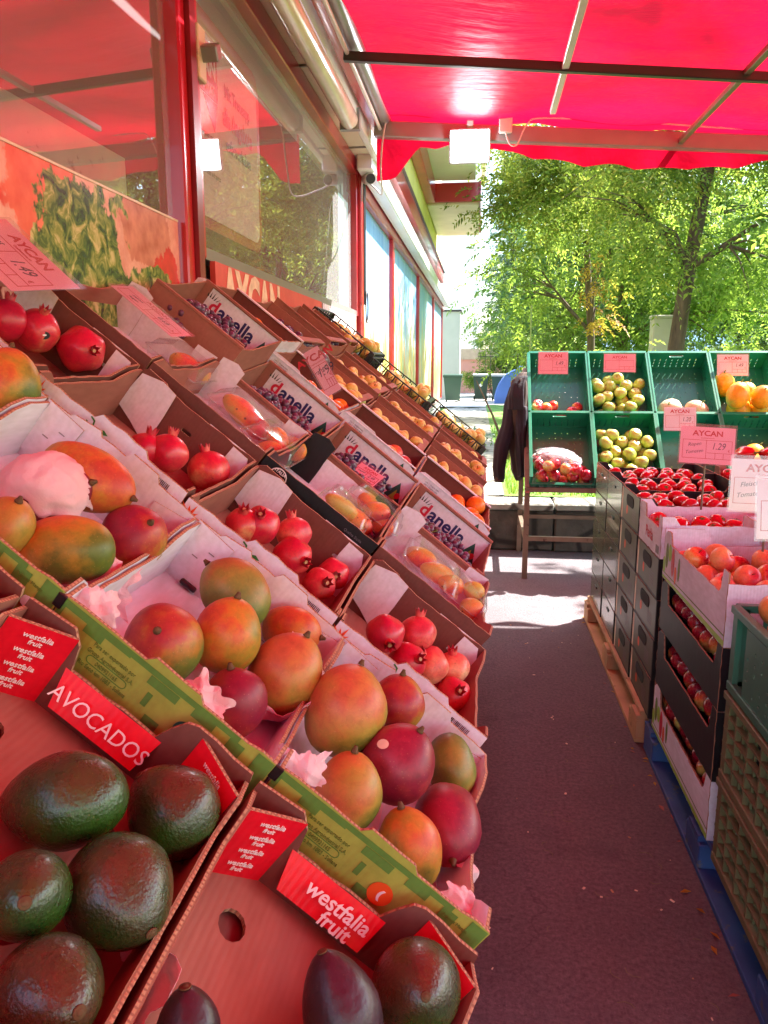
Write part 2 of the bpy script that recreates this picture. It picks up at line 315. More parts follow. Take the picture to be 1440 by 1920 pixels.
def thing(name,label,cat,loc=(0,0,0),rot=(0,0,0),group=None):
    o=bpy.data.objects.new(name,None); COL.objects.link(o); o.location=loc; o.rotation_euler=rot; o.empty_display_size=.05; return tag(o,label,cat,group)
def dup(o,parent=None,loc=None,rot=None,label=None,scale=None):
    c=o.copy(); COL.objects.link(c); c.parent=parent
    for ch in list(o.children): dup(ch,c)
    if loc is not None: c.location=loc
    if rot is not None: c.rotation_euler=rot
    if scale is not None: c.scale=scale
    if label: c['label']=label
    return c
def struct(mb,name): return tag(mb.build(name),None,None,kind='structure')
TXT={}
def text(body,size,mat,parent,M,bold=0.0,shear=0.0,align='CENTER',sx=1.0,name='lettering',ext=.0003,sp=1.0):
    key=(body,size,mat,bold,shear,align,sx,ext,sp)
    if key not in TXT:
        cu=bpy.data.curves.new('t','FONT'); cu.body=body; cu.size=size; cu.offset=bold; cu.shear=shear; cu.align_x=align; cu.align_y='CENTER'; cu.extrude=ext; cu.space_character=sp; cu.resolution_u=3
        ob=bpy.data.objects.new('t',cu); COL.objects.link(ob); dg=bpy.context.evaluated_depsgraph_get(); me=bpy.data.meshes.new_from_object(ob.evaluated_get(dg))
        bpy.data.objects.remove(ob); bpy.data.curves.remove(cu); me.name='lettering'; me.materials.clear(); me.materials.append(MATS[mat])
        if sx!=1.0: me.transform(Matrix.Diagonal((sx,1,1,1)))
        TXT[key]=me
    o=bpy.data.objects.new(name,TXT[key]); COL.objects.link(o); o.parent=parent; o.matrix_local=M; return o
def frame(origin,x,y):
    "matrix whose local x,y axes lie along x,y (z is their cross product)"
    x=Vector(x).normalized(); z=x.cross(Vector(y)).normalized(); y=z.cross(x); M=Matrix((x,y,z)).transposed().to_4x4(); M.translation=Vector(origin); return M
def circ(cx,cy,r,n=14,ry=None): return [(cx+r*math.cos(2*PI*i/n),cy+(ry or r)*math.sin(2*PI*i/n)) for i in range(n)]
def slot(cx,cy,w,h,n=5):
    r=h/2; out=[]
    for i in range(n+1): a=-PI/2+PI*i/n; out.append((cx+w/2-r+r*math.cos(a),cy+r*math.sin(a)))
    for i in range(n+1): a=PI/2+PI*i/n; out.append((cx-w/2+r+r*math.cos(a),cy+r*math.sin(a)))
    return out
# ---------------- fruit positions (metres) : centre, half length, half width, stem direction, skin, label
MANGO=[
([-0.175, 0.986, 0.974], 0.0662, 0.0558, (0.35, 0.9, -0.1), 'mango_tan', 'big upright tan and orange mango at the upper left of the lowest mango carton'),
([-0.111, 1.072, 0.949], 0.044, 0.04, (0.2, 0.8, 0.2), 'mango_red', 'shiny red-cheeked mango tucked behind the big tan one'),
([-0.1, 0.968, 0.908], 0.0587, 0.0507, (0.5, 0.7, 0.3), 'mango_crimson', 'crimson mango with a peeling sticker in the middle of the lowest mango carton'),
([-0.03, 1.091, 0.84], 0.0493, 0.0378, (0.3, -0.9, 0.1), 'mango_green', 'small green and orange mango by the aisle end wall of the lowest mango carton'),
([-0.154, 0.879, 0.913], 0.0543, 0.0421, (0.2, 0.9, 0.2), 'mango_tan', 'pinkish brown mango leaning on the green printed wall, lowest carton'),
([-0.075, 0.877, 0.843], 0.0561, 0.0401, (-0.2, 0.95, 0.2), 'mango_orange', 'pear-shaped tan orange mango at the bottom of the lowest mango carton'),
([-0.031, 0.967, 0.821], 0.061, 0.0481, (0.1, -0.5, 0.85), 'mango_crimson', 'bright red mango with its stem end facing out, nearest the aisle'),
([-0.356, 1.07, 1.112], 0.0598, 0.0471, (-0.6, 0.6, 0.1), 'mango_green', 'dull green mango at the back of the middle mango carton'),
([-0.386, 0.876, 1.103], 0.053, 0.0496, (0.1, 0.3, 0.9), 'mango_red', 'round mango with red rim and orange face in the middle mango carton'),
([-0.332, 0.96, 1.086], 0.0544, 0.0449, (0.3, 0.9, 0.2), 'mango_orange', 'upright orange-green mango beside the round red one'),
([-0.282, 1.115, 1.04], 0.049, 0.0382, (0.8, -0.2, 0.1), 'mango_orange', 'small orange mango at the back right of the middle mango carton'),
([-0.263, 0.997, 1.018], 0.064, 0.0509, (0.5, 0.8, 0.2), 'mango_tan', 'orange-pink mango cradled in tissue in the middle mango carton'),
([-0.302, 0.891, 1.024], 0.0461, 0.0403, (-0.1, 0.9, 0.3), 'mango_crimson', 'rosy mango rising beside the tissue by the green wall, middle carton'),
([-0.566, 1.054, 1.285], 0.0801, 0.0461, (0.85, -0.4, 0.1), 'mango_orange', 'long orange mango with a green stem in the third mango carton'),
([-0.497, 1.042, 1.198], 0.0545, 0.0475, (0.6, 0.3, 0.6), 'mango_red', 'red and orange mango at the lower right of the third mango carton'),
([-0.529, 0.912, 1.211], 0.064, 0.0443, (-0.9, -0.1, 0.2), 'mango_orange', 'large olive and orange mango along the green wall, third carton'),
([-0.594, 1.006, 1.269], 0.0603, 0.0414, (0.9, 0.2, 0.1), 'mango_crimson', 'tissue-wrapped mango in the third mango carton'),
([-0.58, 0.871, 1.251], 0.0398, 0.0332, (0.5, 0.6, 0.4), 'mango_tan', 'brownish mango cut by the left edge of the photo'),
([-0.735, 1.138, 1.413], 0.0626, 0.0501, (0.2, 0.9, 0.2), 'mango_orange', 'orange mango in the topmost mango carton at the left edge'),
]
AVO=[
([-0.36, 0.586, 1.066], 0.0572, 0.0429, (-0.95, -0.1, 0.1), 'avocado_skin', 'largest glossy avocado lying sideways at the upper left of the upper avocado carton'),
([-0.294, 0.666, 1.011], 0.0506, 0.0458, (-0.5, 0.6, 0.3), 'avocado_skin', 'dark avocado by the red corner of the upper avocado carton'),
([-0.287, 0.536, 1.018], 0.051, 0.0461, (0.75, -0.35, 0.5), 'avocado_skin', 'green-bellied avocado with an orange stem scar facing right'),
([-0.333, 0.482, 1.052], 0.0386, 0.0325, (0.4, 0.2, 0.8), 'avocado_skin', 'avocado with a pinkish scarred tip at the left edge'),
([-0.292, 0.436, 1.012], 0.0443, 0.0387, (0.8, 0.1, 0.6), 'avocado_skin', 'avocado with a round red stem scar in the bottom left corner'),
([-0.112, 0.595, 0.867], 0.0562, 0.0362, (-0.35, 0.93, 0.1), 'avocado_purple', 'slim purplish-black avocado in the lower avocado carton'),
([-0.049, 0.671, 0.829], 0.054, 0.0459, (0.2, 0.3, 0.9), 'avocado_skin', 'round green avocado with a russet patch, nearest the aisle'),
([-0.21, 0.48, 0.951], 0.0306, 0.0245, (-0.1, 0.95, 0.1), 'avocado_purple', 'dark avocado with its stem still on, at the bottom edge'),
]
POM=[
([-0.166, 1.371, 0.948], 0.0393, 0.0363, (0.3, -0.4, 0.85), 0, 'front left pomegranate with its crown facing the camera, lowest pomegranate carton'),
([-0.111, 1.467, 0.916], 0.0386, 0.0375, (0.1, 0.95, 0.1), 1, 'pomegranate at the back of the lowest pomegranate carton, crown up'),
([-0.127, 1.394, 0.885], 0.0391, 0.037, (0.6, 0.2, 0.7), 0, 'second pomegranate from the front wall, lowest pomegranate carton'),
([-0.085, 1.447, 0.858], 0.0404, 0.0372, (-0.3, 0.5, 0.6), 1, 'pale mottled pomegranate in the middle of the lowest pomegranate carton'),
([-0.042, 1.506, 0.83], 0.0364, 0.0353, (0, 0.85, 0.4), 1, 'blotchy pomegranate by the aisle end of the lowest pomegranate carton'),
([-0.038, 1.439, 0.801], 0.0361, 0.0351, (0.3, 0.3, 0.8), 1, 'nearest pomegranate to the aisle, in the bottom corner of its carton'),
([-0.416, 1.419, 1.14], 0.0404, 0.0373, (0.2, 0.4, 0.8), 0, 'big deep red pomegranate at the back left of the second carton'),
([-0.365, 1.48, 1.112], 0.0366, 0.0355, (-0.1, 0.9, 0.3), 1, 'paler pomegranate at the back of the second carton'),
([-0.358, 1.436, 1.075], 0.041, 0.0389, (0.7, -0.2, 0.6), 0, 'dark pomegranate lying on its side in the middle of the second carton'),
([-0.445, 1.399, 1.144], 0.0368, 0.0338, (0.2, 0.6, 0.6), 0, 'pomegranate half behind the white wall at the left of the second carton'),
([-0.306, 1.438, 1.02], 0.038, 0.0327, (0.5, 0.1, 0.8), 1, 'lowest pomegranate of the second carton, crown facing out'),
([-0.291, 1.507, 1.022], 0.0341, 0.033, (0.3, -0.1, 0.9), 0, 'small bright pomegranate behind the lowest one of the second carton'),
([-0.597, 1.421, 1.278], 0.0403, 0.0393, (0.25, 0.95, 0.1), 0, 'bright pomegranate with an upright feathery crown in the third carton'),
([-0.549, 1.511, 1.233], 0.0438, 0.0427, (-0.1, 0.9, 0.35), 0, 'bright pomegranate with a black sticker in the third carton'),
([-0.633, 1.402, 1.287], 0.0337, 0.0327, (0.3, 0.8, 0.1), 0, 'pomegranate half hidden at the left of the third carton'),
([-0.832, 1.56, 1.477], 0.056, 0.047, (0.8, -0.2, 0.6), 0, 'big pomegranate with a black sticker and brown scuff in the top carton'),
([-0.894, 1.505, 1.514], 0.0487, 0.0422, (0.5, 0.6, 0.5), 0, 'pomegranate under the tilted pink price card'),
([-0.934, 1.466, 1.533], 0.0444, 0.0412, (0.2, 0.9, 0.2), 0, 'pomegranate at the left edge of the photo in the top carton'),
]
PRK=[
([-0.625, 1.987, 1.325], 0.0671, 0.0367, 0),
([-0.588, 1.994, 1.283], 0.0497, 0.0341, 1),
([-0.523, 1.967, 1.251], 0.0434, 0.0336, 0),
([-0.497, 2.023, 1.224], 0.046, 0.036, 1),
([-0.534, 1.924, 1.227], 0.0412, 0.0316, 0),
([-0.336, 1.865, 1.096], 0.0568, 0.0281, 1),
([-0.303, 1.894, 1.057], 0.0543, 0.0312, 0),
([-0.269, 2.015, 1.055], 0.0446, 0.0331, 0),
([-0.299, 2.072, 1.066], 0.0443, 0.034, 1),
([-0.255, 2.018, 1.018], 0.0433, 0.0317, 0),
([-0.098, 1.954, 0.907], 0.0547, 0.0322, 0),
([-0.063, 1.955, 0.878], 0.0505, 0.0323, 1),
([-0.003, 1.974, 0.856], 0.0339, 0.0311, 0),
([-0.007, 1.888, 0.834], 0.0367, 0.034, 1),
([-0.773, 1.979, 1.443], 0.0463, 0.0365, 0),
([-0.762, 2.037, 1.422], 0.0433, 0.0361, 1),
([-0.146, 2.021, 0.931], 0.0507, 0.0318, 1),
]
# ================================================================ GROUND
rng=np.random.default_rng(5)
def sheet(x0,x1,y0,y1,nx,ny,zf,mat,smooth=True):
    m=MB(); vs=[(x0+(x1-x0)*i/nx,y0+(y1-y0)*j/ny,zf(x0+(x1-x0)*i/nx,y0+(y1-y0)*j/ny)) for j in range(ny+1) for i in range(nx+1)]
    return m.add(vs,[(j*(nx+1)+i,j*(nx+1)+i+1,(j+1)*(nx+1)+i+1,(j+1)*(nx+1)+i) for j in range(ny) for i in range(nx)],mat,smooth)
struct(sheet(-700,700,-600,900,4,4,lambda x,y:-.06,'lawn',False),'ground')
struct(sheet(-1.0,9,-5,5.98,2,2,lambda x,y:0,'asphalt',False),'pavement')
def lz(y): return .37-.30*max(0,min(1,(y-8)/16))
struct(sheet(.22,16,6.22,26,60,70,lambda x,y:lz(y)+.03*math.sin(x*3.1+y)*math.sin(y*2.3)+.012*math.sin(x*17)*math.sin(y*13),'lawn'),'grass_ground')
struct(sheet(-1.0,.22,6.22,24,10,60,lambda x,y:lz(y)+.015+.012*math.sin(x*9+y*5),'path_stone'),'stone_path')
struct(sheet(-8,16,26,60,2,2,lambda x,y:.0,'concrete',False),'far_yard')
def litter():
    m=MB()
    for i in range(46):
        x=rng.uniform(.05,.62); y=rng.uniform(1.1,4.6); a=rng.uniform(0,6.28); s=rng.uniform(.002,.006)*(1 if rng.random()<.85 else 2)
        m.box((x,y,.0015),(s,s*rng.uniform(.5,2.6),.002),'ink_cream' if rng.random()<.6 else 'wood_raw',Matrix.Translation((x,y,0))@Matrix.Rotation(a,4,'Z')@Matrix.Translation((-x,-y,0)))
    for i in range(26):
        x=rng.uniform(.08,.6); y=rng.uniform(1.2,3.2); a=rng.uniform(0,6.28); L=rng.uniform(.015,.035)
        m.tube([(x+L*t*math.cos(a+t),y+L*t*math.sin(a+t),.0015) for t in (0,.4,.8,1.2)],.0005,'stem_green',3)
    for i in range(26):
        x=.655-abs(rng.normal(0,.03)); y=rng.uniform(1.3,4.4); a=rng.uniform(0,6.28); L=rng.uniform(.008,.02); c,sn=math.cos(a)*L,math.sin(a)*L
        m.add([(x-c,y-sn,.003),(x+sn*.4,y-c*.4,.007),(x+c,y+sn,.003),(x-sn*.4,y+c*.4,.005)],[(0,1,2),(0,2,3)],'leaf_orange' if i%2 else 'kraft')
    tag(m.build('floor_litter'),'scattered crumbs and dry stalks on the dark walkway','litter',kind='stuff')
litter()
def grass():
    n=5200; m=MB(); 
    for i in range(n):
        y=6.3+8*rng.random()**1.6; x=.25+rng.random()*2.6; h=rng.uniform(.05,.16)*(1+.4*math.sin(x*5)*math.sin(y*3)); a=rng.uniform(0,6.28); w=.006; dx,dy=math.cos(a)*w,math.sin(a)*w; lx,ly=rng.normal(0,.03,2); z=lz(y)
        m.add([(x-dx,y-dy,z),(x+dx,y+dy,z),(x+lx,y+ly,z+h)],[(0,1,2)],'grass_blade')
    tag(m.build('grass_tufts'),'uneven sunlit grass blades of the lawn behind the low wall','grass',kind='stuff')
grass()
m=MB(); 
for i in range(9):
    x0=-1+i*.8; m.box((x0+.4,6.09,.16+.005*(i%2)),(.79,.26+.01*(i%3),.32),'wall_stone',bev=.012); m.box((x0+.4,6.09,.35+.004*(i%3)),(.79,.33,.055),'path_stone',bev=.012)
tag(m.build('low_stone_wall'),'low dark stone wall edging the lawn behind the fruit rack','stone wall')
# ================================================================ SHOP BUILDING
G=-1.0
sb=thing('shop_building','red framed shop front with big windows, yellow upper wall and jutting red and cream slab','shop building',(G,0,0))
def part(m,name,parent=sb,label=None):
    o=m.build(name,parent); 
    if label: o['label']=label
    return o
m=MB()
m.box((-.05-.1,5,.55),(.2,16,1.1),'red_paint'); m.box((-.15,10.2,.27),(.24,20.6,.54),'grey_plaster')
m.box((-.15,9.0,3.3),(.2,23.3,.8),'white_plaster'); part(m,'wall')
m=MB(); m.box((-.15,9,4.35),(.26,23.2,1.3),'yellow_plaster'); m.box((-.2,9,6),(.3,23.2,2),'white_plaster'); m.box((-3,20.55,3.4),(5.9,.2,6.8),'white_plaster'); part(m,'upper_wall')
m=MB(); m.box((-.03,13.4,3.22),(.02,14,.4),'poster_glass'); part(m,'glass_strip')
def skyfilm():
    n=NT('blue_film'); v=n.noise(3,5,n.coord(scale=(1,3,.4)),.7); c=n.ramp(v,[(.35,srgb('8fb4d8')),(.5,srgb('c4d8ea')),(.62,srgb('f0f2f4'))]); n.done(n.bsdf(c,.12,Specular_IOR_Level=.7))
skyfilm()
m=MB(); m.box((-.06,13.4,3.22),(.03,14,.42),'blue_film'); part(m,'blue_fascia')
m=MB(); m.box((-.02,13.4,3.57),(.1,14.2,.25),'red_paint'); m.box((.01,13.4,3.70),(.1,14.2,.02),'dark_metal'); part(m,'red_fascia')
m=MB(); m.box((.05,13.0,2.9),(.1,13.6,.24),'red_paint',Matrix.Rotation(R(-8),4,'Y')@Matrix.Translation((-.4,0,.0))) ; 
m=MB(); m.box((-.01,13.4,2.86),(.12,14.2,.2),'red_paint',bev=.01); part(m,'window_header')
m=MB(); m.box((.12,13.2,2.93),(.12,14.4,.16),'white_metal',bev=.01); part(m,'shutter_rail')
m=MB(); m.box((.1,2.5,3.02),(.2,8,.12),'cream_paint'); m.box((.19,2.5,3.02),(.05,8,.17),'white_metal',bev=.008); m.box((.0,2.5,2.91),(.08,7.4,.1),'red_paint',bev=.006)
for i in range(5): m.box((.11,-.4+i*1.55,2.955),(.17,.012,.012),'grey_metal')
part(m,'soffit')
m=MB(); m.box((.255,2.3,3.06),(.05,6.8,.11),'red_paint'); part(m,'red_strip')
m=MB(); m.tube([(.325,-2.4,3.02),(.325,5.6,3.05)],.045,'grey_metal',10); m.tube([(.30,-2.4,2.965),(.30,5.6,2.985)],.012,'white_metal',8); part(m,'awning_rail')
# slabs jutting out over the door further along
m=MB(); m.box((.42,12.1,4.86),(.86,4.8,.5),'white_plaster',bev=.01); m.box((.42,9.3,4.7),(.86,.8,.5),'cream_paint'); part(m,'upper_slab')
m=MB(); m.box((.06,12.2,4.42),(.16,4.6,.36),'red_paint',bev=.01); part(m,'red_beam')
m=MB(); m.box((.45,16.3,4.4),(.92,3.4,.36),'cream_paint',bev=.01); m.box((.45,14.55,4.42),(.94,.1,.32),'red_paint',bev=.01); m.box((.93,16.3,4.44),(.04,3.4,.34),'red_paint'); part(m,'lower_slab')
# window frames and panes
def window(y0,y1,z0,z1,film=None,frame_w=.06,glass='window_glass'):
    m=MB(); c='red_paint'
    m.box((0,y0+frame_w/2,(z0+z1)/2),(.07,frame_w,z1-z0),c,bev=.006); m.box((0,y1-frame_w/2,(z0+z1)/2),(.07,frame_w,z1-z0),c,bev=.006)
    m.box((0,(y0+y1)/2,z0+.02),(.06,y1-y0-2*frame_w,.04),'grey_metal' if glass=='window_glass' else c)
    w=part(m,'window')
    if film: 
        f=MB(); f.box((-.012,(y0+y1)/2,(z0+z1)/2),(.01,y1-y0-2*frame_w,z1-z0-.02),film); part(f,'pane',w); return w
    g=MB(); ya,yb,za,zb=y0+frame_w,y1-frame_w,z0+.01,z1-.01; g.add([(-.012,ya,za),(-.012,yb,za),(-.012,yb,zb),(-.012,ya,zb)],[(0,1,2,3)],glass); part(g,'pane',w)
    return w
def posterfilm(name,seed,ax):
    n=NT(name); c=n.coord(loc=(0,seed,0)); x,y,z=n.sep(c)
    v=n.noise(1.0,4,n.coord(scale=(1,5,.55),loc=(0,seed,0)),.7,1.2); hz=n.math('ADD',n.math('MULTIPLY',z,.33),n.math('MULTIPLY',n.math('SUBTRACT',v,.5),1.5))
    c1=n.ramp(hz,[(.1,srgb('d8dcd0')),(.22,srgb('b83a3a')),(.3,srgb('7fae4a')),(.42,srgb('e0d060')),(.5,srgb('d8823a')),(.58,srgb('e8ecd0')),(.7,srgb('90b8dc')),(1,srgb('6f9cd0'))])
    v2=n.noise(1.0,3,n.coord(scale=(1,9,.8),loc=(0,seed+3,0)),.6,.8); c2=n.ramp(v2,[(.36,srgb('b8303c')),(.44,srgb('6f9a3c')),(.52,srgb('e6d868')),(.6,srgb('e8e6e0'))])
    fm=n.ramp(n.math('MULTIPLY',z,.5),[(.25,(1,1,1)),(.72,(0,0,0))]); col=n.mix(n.math('MULTIPLY',fm,.6),c1,c2)
    st=n.ramp(n.noise(1.0,5,n.coord(scale=(1,6,.5),loc=(0,seed+9,0)),.75,.6),[(.56,(0,0,0)),(.64,(1,1,1))]); col=n.mix(n.math('MULTIPLY',st,.75),col,srgb('f4f4f0'))
    rd=n.ramp(n.noise(1.0,4,n.coord(scale=(1,4,1.3),loc=(0,seed+17,2)),.6,.7),[(.57,(0,0,0)),(.61,(1,1,1))]); fm2=n.ramp(n.math('MULTIPLY',z,.5),[(.5,(1,1,1)),(.95,(0,0,0))]); col=n.mix(n.math('MULTIPLY',n.math('MULTIPLY',rd,fm2),.8),col,srgb('b83844'))
    gr=n.ramp(n.noise(1.0,4,n.coord(scale=(1,5,1.1),loc=(0,seed+27,4)),.6,.7),[(.55,(0,0,0)),(.6,(1,1,1))]); col=n.mix(n.math('MULTIPLY',n.math('MULTIPLY',gr,fm2),.8),col,srgb('5a8a3c'))
    n.done(n.bsdf(col,.38,Specular_IOR_Level=.35))
posterfilm('vegetable_film_a',0,0); posterfilm('vegetable_film_b',5.3,0)
window(.1,2.62,1.1,2.87); window(2.68,6.22,1.81,2.87)
for i,(a,b) in enumerate(((6.36,8.75),(8.77,12.4),(12.42,16.4),(16.42,20.2))): window(a,b,.55,2.77,'vegetable_film_a' if i%2==0 else 'vegetable_film_b',.07,'poster_glass')
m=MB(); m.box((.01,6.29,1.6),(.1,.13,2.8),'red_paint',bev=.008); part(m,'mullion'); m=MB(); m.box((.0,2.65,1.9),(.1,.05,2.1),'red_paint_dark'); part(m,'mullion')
m=MB(); m.box((-.02,4.45,1.62),(.03,3.5,.36),'grey_metal'); part(m,'sill_panel')
m=MB(); m.box((.035,2.735,2.47),(.03,.07,.17),'cream_paint',bev=.004); m.box((.075,2.745,2.475),(.06,.05,.05),'grey_metal',Matrix.Translation((.075,2.745,2.475))@Matrix.Rotation(R(30),4,'X')@Matrix.Translation((-.075,-2.745,-2.475)),bev=.004); part(m,'door_closer')
# dim interior seen through the glass
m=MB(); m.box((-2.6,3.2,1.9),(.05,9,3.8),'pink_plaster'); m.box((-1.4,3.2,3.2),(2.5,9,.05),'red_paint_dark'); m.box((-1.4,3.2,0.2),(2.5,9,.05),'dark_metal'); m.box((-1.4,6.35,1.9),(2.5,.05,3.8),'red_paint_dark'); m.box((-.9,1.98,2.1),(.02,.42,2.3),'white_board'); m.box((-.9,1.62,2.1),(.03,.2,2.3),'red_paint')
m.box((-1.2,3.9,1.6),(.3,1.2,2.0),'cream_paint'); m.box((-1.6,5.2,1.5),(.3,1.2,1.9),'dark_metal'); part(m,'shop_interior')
# printed film low on the first window
def veg():
    n=NT('vegetable_print'); c=n.coord(); d=n.noise(5,5,c,.6)
    base=n.ramp(n.noise(7,6,c,.7),[(.35,srgb('cc8a80')),(.65,srgb('e8b8a8'))])
    def blob(y,z,r,col,ny=1.0,nzm=.35):
        nonlocal base
        v=n.n('VectorMath',operation='DISTANCE'); mp=n.n('Mapping',{0:c,'Scale':(0,1,ny)}); n.set(v.inputs[0],mp.outputs[0]); v.inputs[1].default_value=(0,y,z*ny)
        f=n.math('ADD',v.outputs['Value'],n.math('MULTIPLY',n.math('SUBTRACT',d,.5),nzm)); m=n.ramp(f,[(r-.008,(1,1,1)),(r,(0,0,0))]); base=n.mix(m,base,col)
    let=n.ramp(n.noise(22,5,c,.6,.9),[(.36,srgb('22301c')),(.46,srgb('4a6a2c')),(.56,srgb('8a9a4a')),(.66,srgb('c8c488'))])
    red=n.ramp(n.noise(18,4,c),[(.3,srgb('b01c2c')),(.7,srgb('dc2a3a'))])
    org=n.ramp(n.noise(10,4,c),[(.3,srgb('cc4038')),(.7,srgb('ee8468'))])
    bread=n.ramp(n.noise(16,5,c),[(.3,srgb('a85c50')),(.7,srgb('d89080'))])
    blob(1.18,1.72,.14,org); blob(1.75,1.82,.17,org); blob(1.45,1.62,.1,srgb('7a2a2c'))
    blob(2.28,1.83,.17,bread,1.4); blob(2.38,1.5,.2,red,.7); blob(1.62,1.45,.13,red)
    blob(1.93,1.68,.24,let,1.0,.5); blob(2.3,1.68,.16,let,2.4,.4); blob(2.15,1.6,.1,let,1,.5)
    n.done(n.bsdf(base,.25,n.bump(n.noise(3,2,c),.1,.01),Specular_IOR_Level=.5))
veg()
t=thing('window_film_print','orange, lettuce and bread print stuck along the bottom of the nearest window','window sticker',(G,0,0))
m=MB(); m.box((.008,1.36,1.52),(.004,2.36,.76),'vegetable_print'); m.build('printed_film',t)
m=MB(); m.box((.009,1.36,1.903),(.006,2.36,.006),'cream_paint'); m.build('film_edge',t)
# sign board and faded poster below the second window
t=thing('shop_sign','weathered red board with white shop name under the second window','shop sign',(G+.02,0,0))
def signboard():
    n=NT('faded_red_board'); c=n.coord(); col=n.ramp(n.noise(4,6,c,.7),[(.3,srgb('b83a34')),(.6,srgb('cc4a44')),(.75,srgb('c8604c'))])
    s=n.ramp(n.noise(30,6,c,.8),[(.68,(0,0,0)),(.73,(1,1,1))]); n.done(n.bsdf(n.mix(s,col,srgb('dcc0b0')),.5,n.bump(n.noise(12,5,c),.3,.006)))
signboard()
m=MB(); m.box((.012,3.76,1.63),(.02,1.92,.36),'faded_red_board'); m.build('board',t)
text('AYCAN',.27,'ink_cream',t,frame((.0235,3.30,1.69),(0,1,0),(0,0,1)),.012,sx=.9,ext=.0008)
text('Supermarkt',.17,'ink_cream',t,frame((.0235,4.28,1.60),(0,1,0),(0,0,1)),.006,.15,sx=.95,ext=.0008)
t=thing('faded_poster','sun-bleached food poster pasted beside the red shop board','poster',(G+.02,0,0))
def faded():
    n=NT('bleached_print'); c=n.coord(); v=n.noise(4,6,c,.65); n.done(n.bsdf(n.ramp(v,[(.3,srgb('b0a8b8')),(.5,srgb('dcd4dc')),(.62,srgb('c89a78')),(.7,srgb('e4dcd8'))]),.6))
faded()
m=MB(); m.box((.008,5.45,1.63),(.01,1.3,.36),'bleached_print'); m.box((.014,4.95,1.66),(.004,.16,.24),'white_board'); m.build('print',t); text('A',.1,'ink_red',t,frame((.0172,4.95,1.7),(0,1,0),(0,0,1)))
# poster inside the window
t=thing('shop_poster','white and red supermarket poster behind the second window','poster',(G-.05,0,0))
def round_poly(y0,z0,y1,z1,r=.06,n=6):
    out=[]
    for cx,cy,a0 in ((y1-r,z1-r,0),(y0+r,z1-r,90),(y0+r,z0+r,180),(y1-r,z0+r,270)):
        for i in range(n+1): a=R(a0+90*i/n); out.append((cx+r*math.cos(a),cy+r*math.sin(a)))
    return out
YZ=frame((0,0,0),(0,1,0),(0,0,1))
m=MB(); m.panel(round_poly(2.8,2.0,3.72,2.66),.002,('white_board','white_board','white_board'),YZ); m.panel(round_poly(2.74,1.96,3.78,2.74,.1),.002,('red_paint','red_paint','red_paint'),frame((-.006,0,0),(0,1,0),(0,0,1))); m.build('sheet',t)
m=MB(); m.box((.004,2.985,2.52),(.002,.36,.15),'ink_red'); m.panel([(3.0,2.44),(3.16,2.44),(3.12,2.33)],.002,('ink_red',)*3,frame((.003,0,0),(0,1,0),(0,0,1))); m.build('logo_block',t)
T=lambda s,size,mt,y,z,b=.0,al='CENTER',sx=1: text(s,size,mt,t,frame((.0058,y,z),(0,1,0),(0,0,1)),b,0,al,sx)
T('AYCAN',.10,'ink_white',2.985,2.55,.004,sx=.95); T('SUPERMARKT',.05,'ink_white',2.985,2.475,.001,sx=.95)
T('Mit Treueapp',.07,'ink_dark',3.42,2.52,.002,sx=.9); T('alle Angebote',.1,'ink_red',3.42,2.42,.003,sx=.72); T('sofort erhalten',.07,'ink_dark',3.42,2.32,.002,sx=.8)
for i in range(4): T('einfach herunterladen und sparen',.03,'ink_grey',3.0,2.3-.045*i,0,sx=.8)
# ================================================================ LIGHT FITTINGS, CAMERA, CABLES
t=thing('strip_light','long frosted strip light clipped under the shop soffit','strip light',(G+.17,0,2.93))
def diffuser(): 
    n=NT('frosted_diffuser'); n.done(n.bsdf(n.ramp(n.noise(6,3),[(.3,srgb('cfc4b4')),(.7,srgb('e2d8c8'))]),.22,Coat_Weight=.4))
diffuser()
m=MB(); m.lathe([(.02,0),(.052,.012),(.056,.05),(.056,1.75),(.052,1.79),(.02,1.8)],'frosted_diffuser',16,Matrix.Translation((0,3.25,-.02))@Matrix.Rotation(R(-90),4,'X')); m.build('diffuser',t)
m=MB(); m.box((-.03,4.15,.02),(.06,1.76,.06),'grey_metal',bev=.006); m.build('housing',t)
for y in (3.25,5.05):
    m=MB(); m.box((0,y,-.01),(.122,.05,.122),'grey_metal',bev=.02); m.build('end_cap',t)
t=thing('security_camera','small white security camera on the post at the end of the second window','security camera',(G+.1,6.2,2.84))
m=MB(); m.tube([(0,0,.12),(0,-.01,.05)],.03,'white_metal',12); m.build('mount',t)
m=MB(); m.tube([(0,.05,.0),(.05,-.1,-.03)],.042,'white_metal',14); m.build('body',t)
m=MB(); m.tube([(.05,-.1,-.03),(.053,-.108,-.032)],.036,'black_plastic',14); m.build('lens',t)
t=thing('hanging_cable','bundle of dark cables hanging down the red window post','cable',(G+.08,6.25,0))
m=MB()
for k in range(3): m.tube([(0.002*k,.02*k-.03,2.8-.1*i+.0) for i in range(0,10)],.006,'wire_black',5)
m.tube([(.02,-.02+.06*math.sin(a),2.0-.12*(1-math.cos(a))) for a in [i*PI/8 for i in range(17)]],.006,'wire_black',5); m.build('loop',t)
aw=thing('awning','red fabric shop awning with dark cross bar and scalloped back edge','awning',(0,0,0))
def az(x,y): return 3.04+.03*(y-4.2)-.075*(x+.7)
def sag(x,y): return az(x,y)-.018*abs(math.sin((x-.36)*PI/.86))-.02*math.sin(y*2.1+x)*math.sin(x*3)-.01*math.sin(y*5+x*7)
sheet(-.66,4.6,-5.5,5.62,52,100,sag,'red_awning_cloth').build('canopy',aw)  # lengthened unseen behind and to the right, so redder light reaches the display
m=MB(); vs=[];N_=160
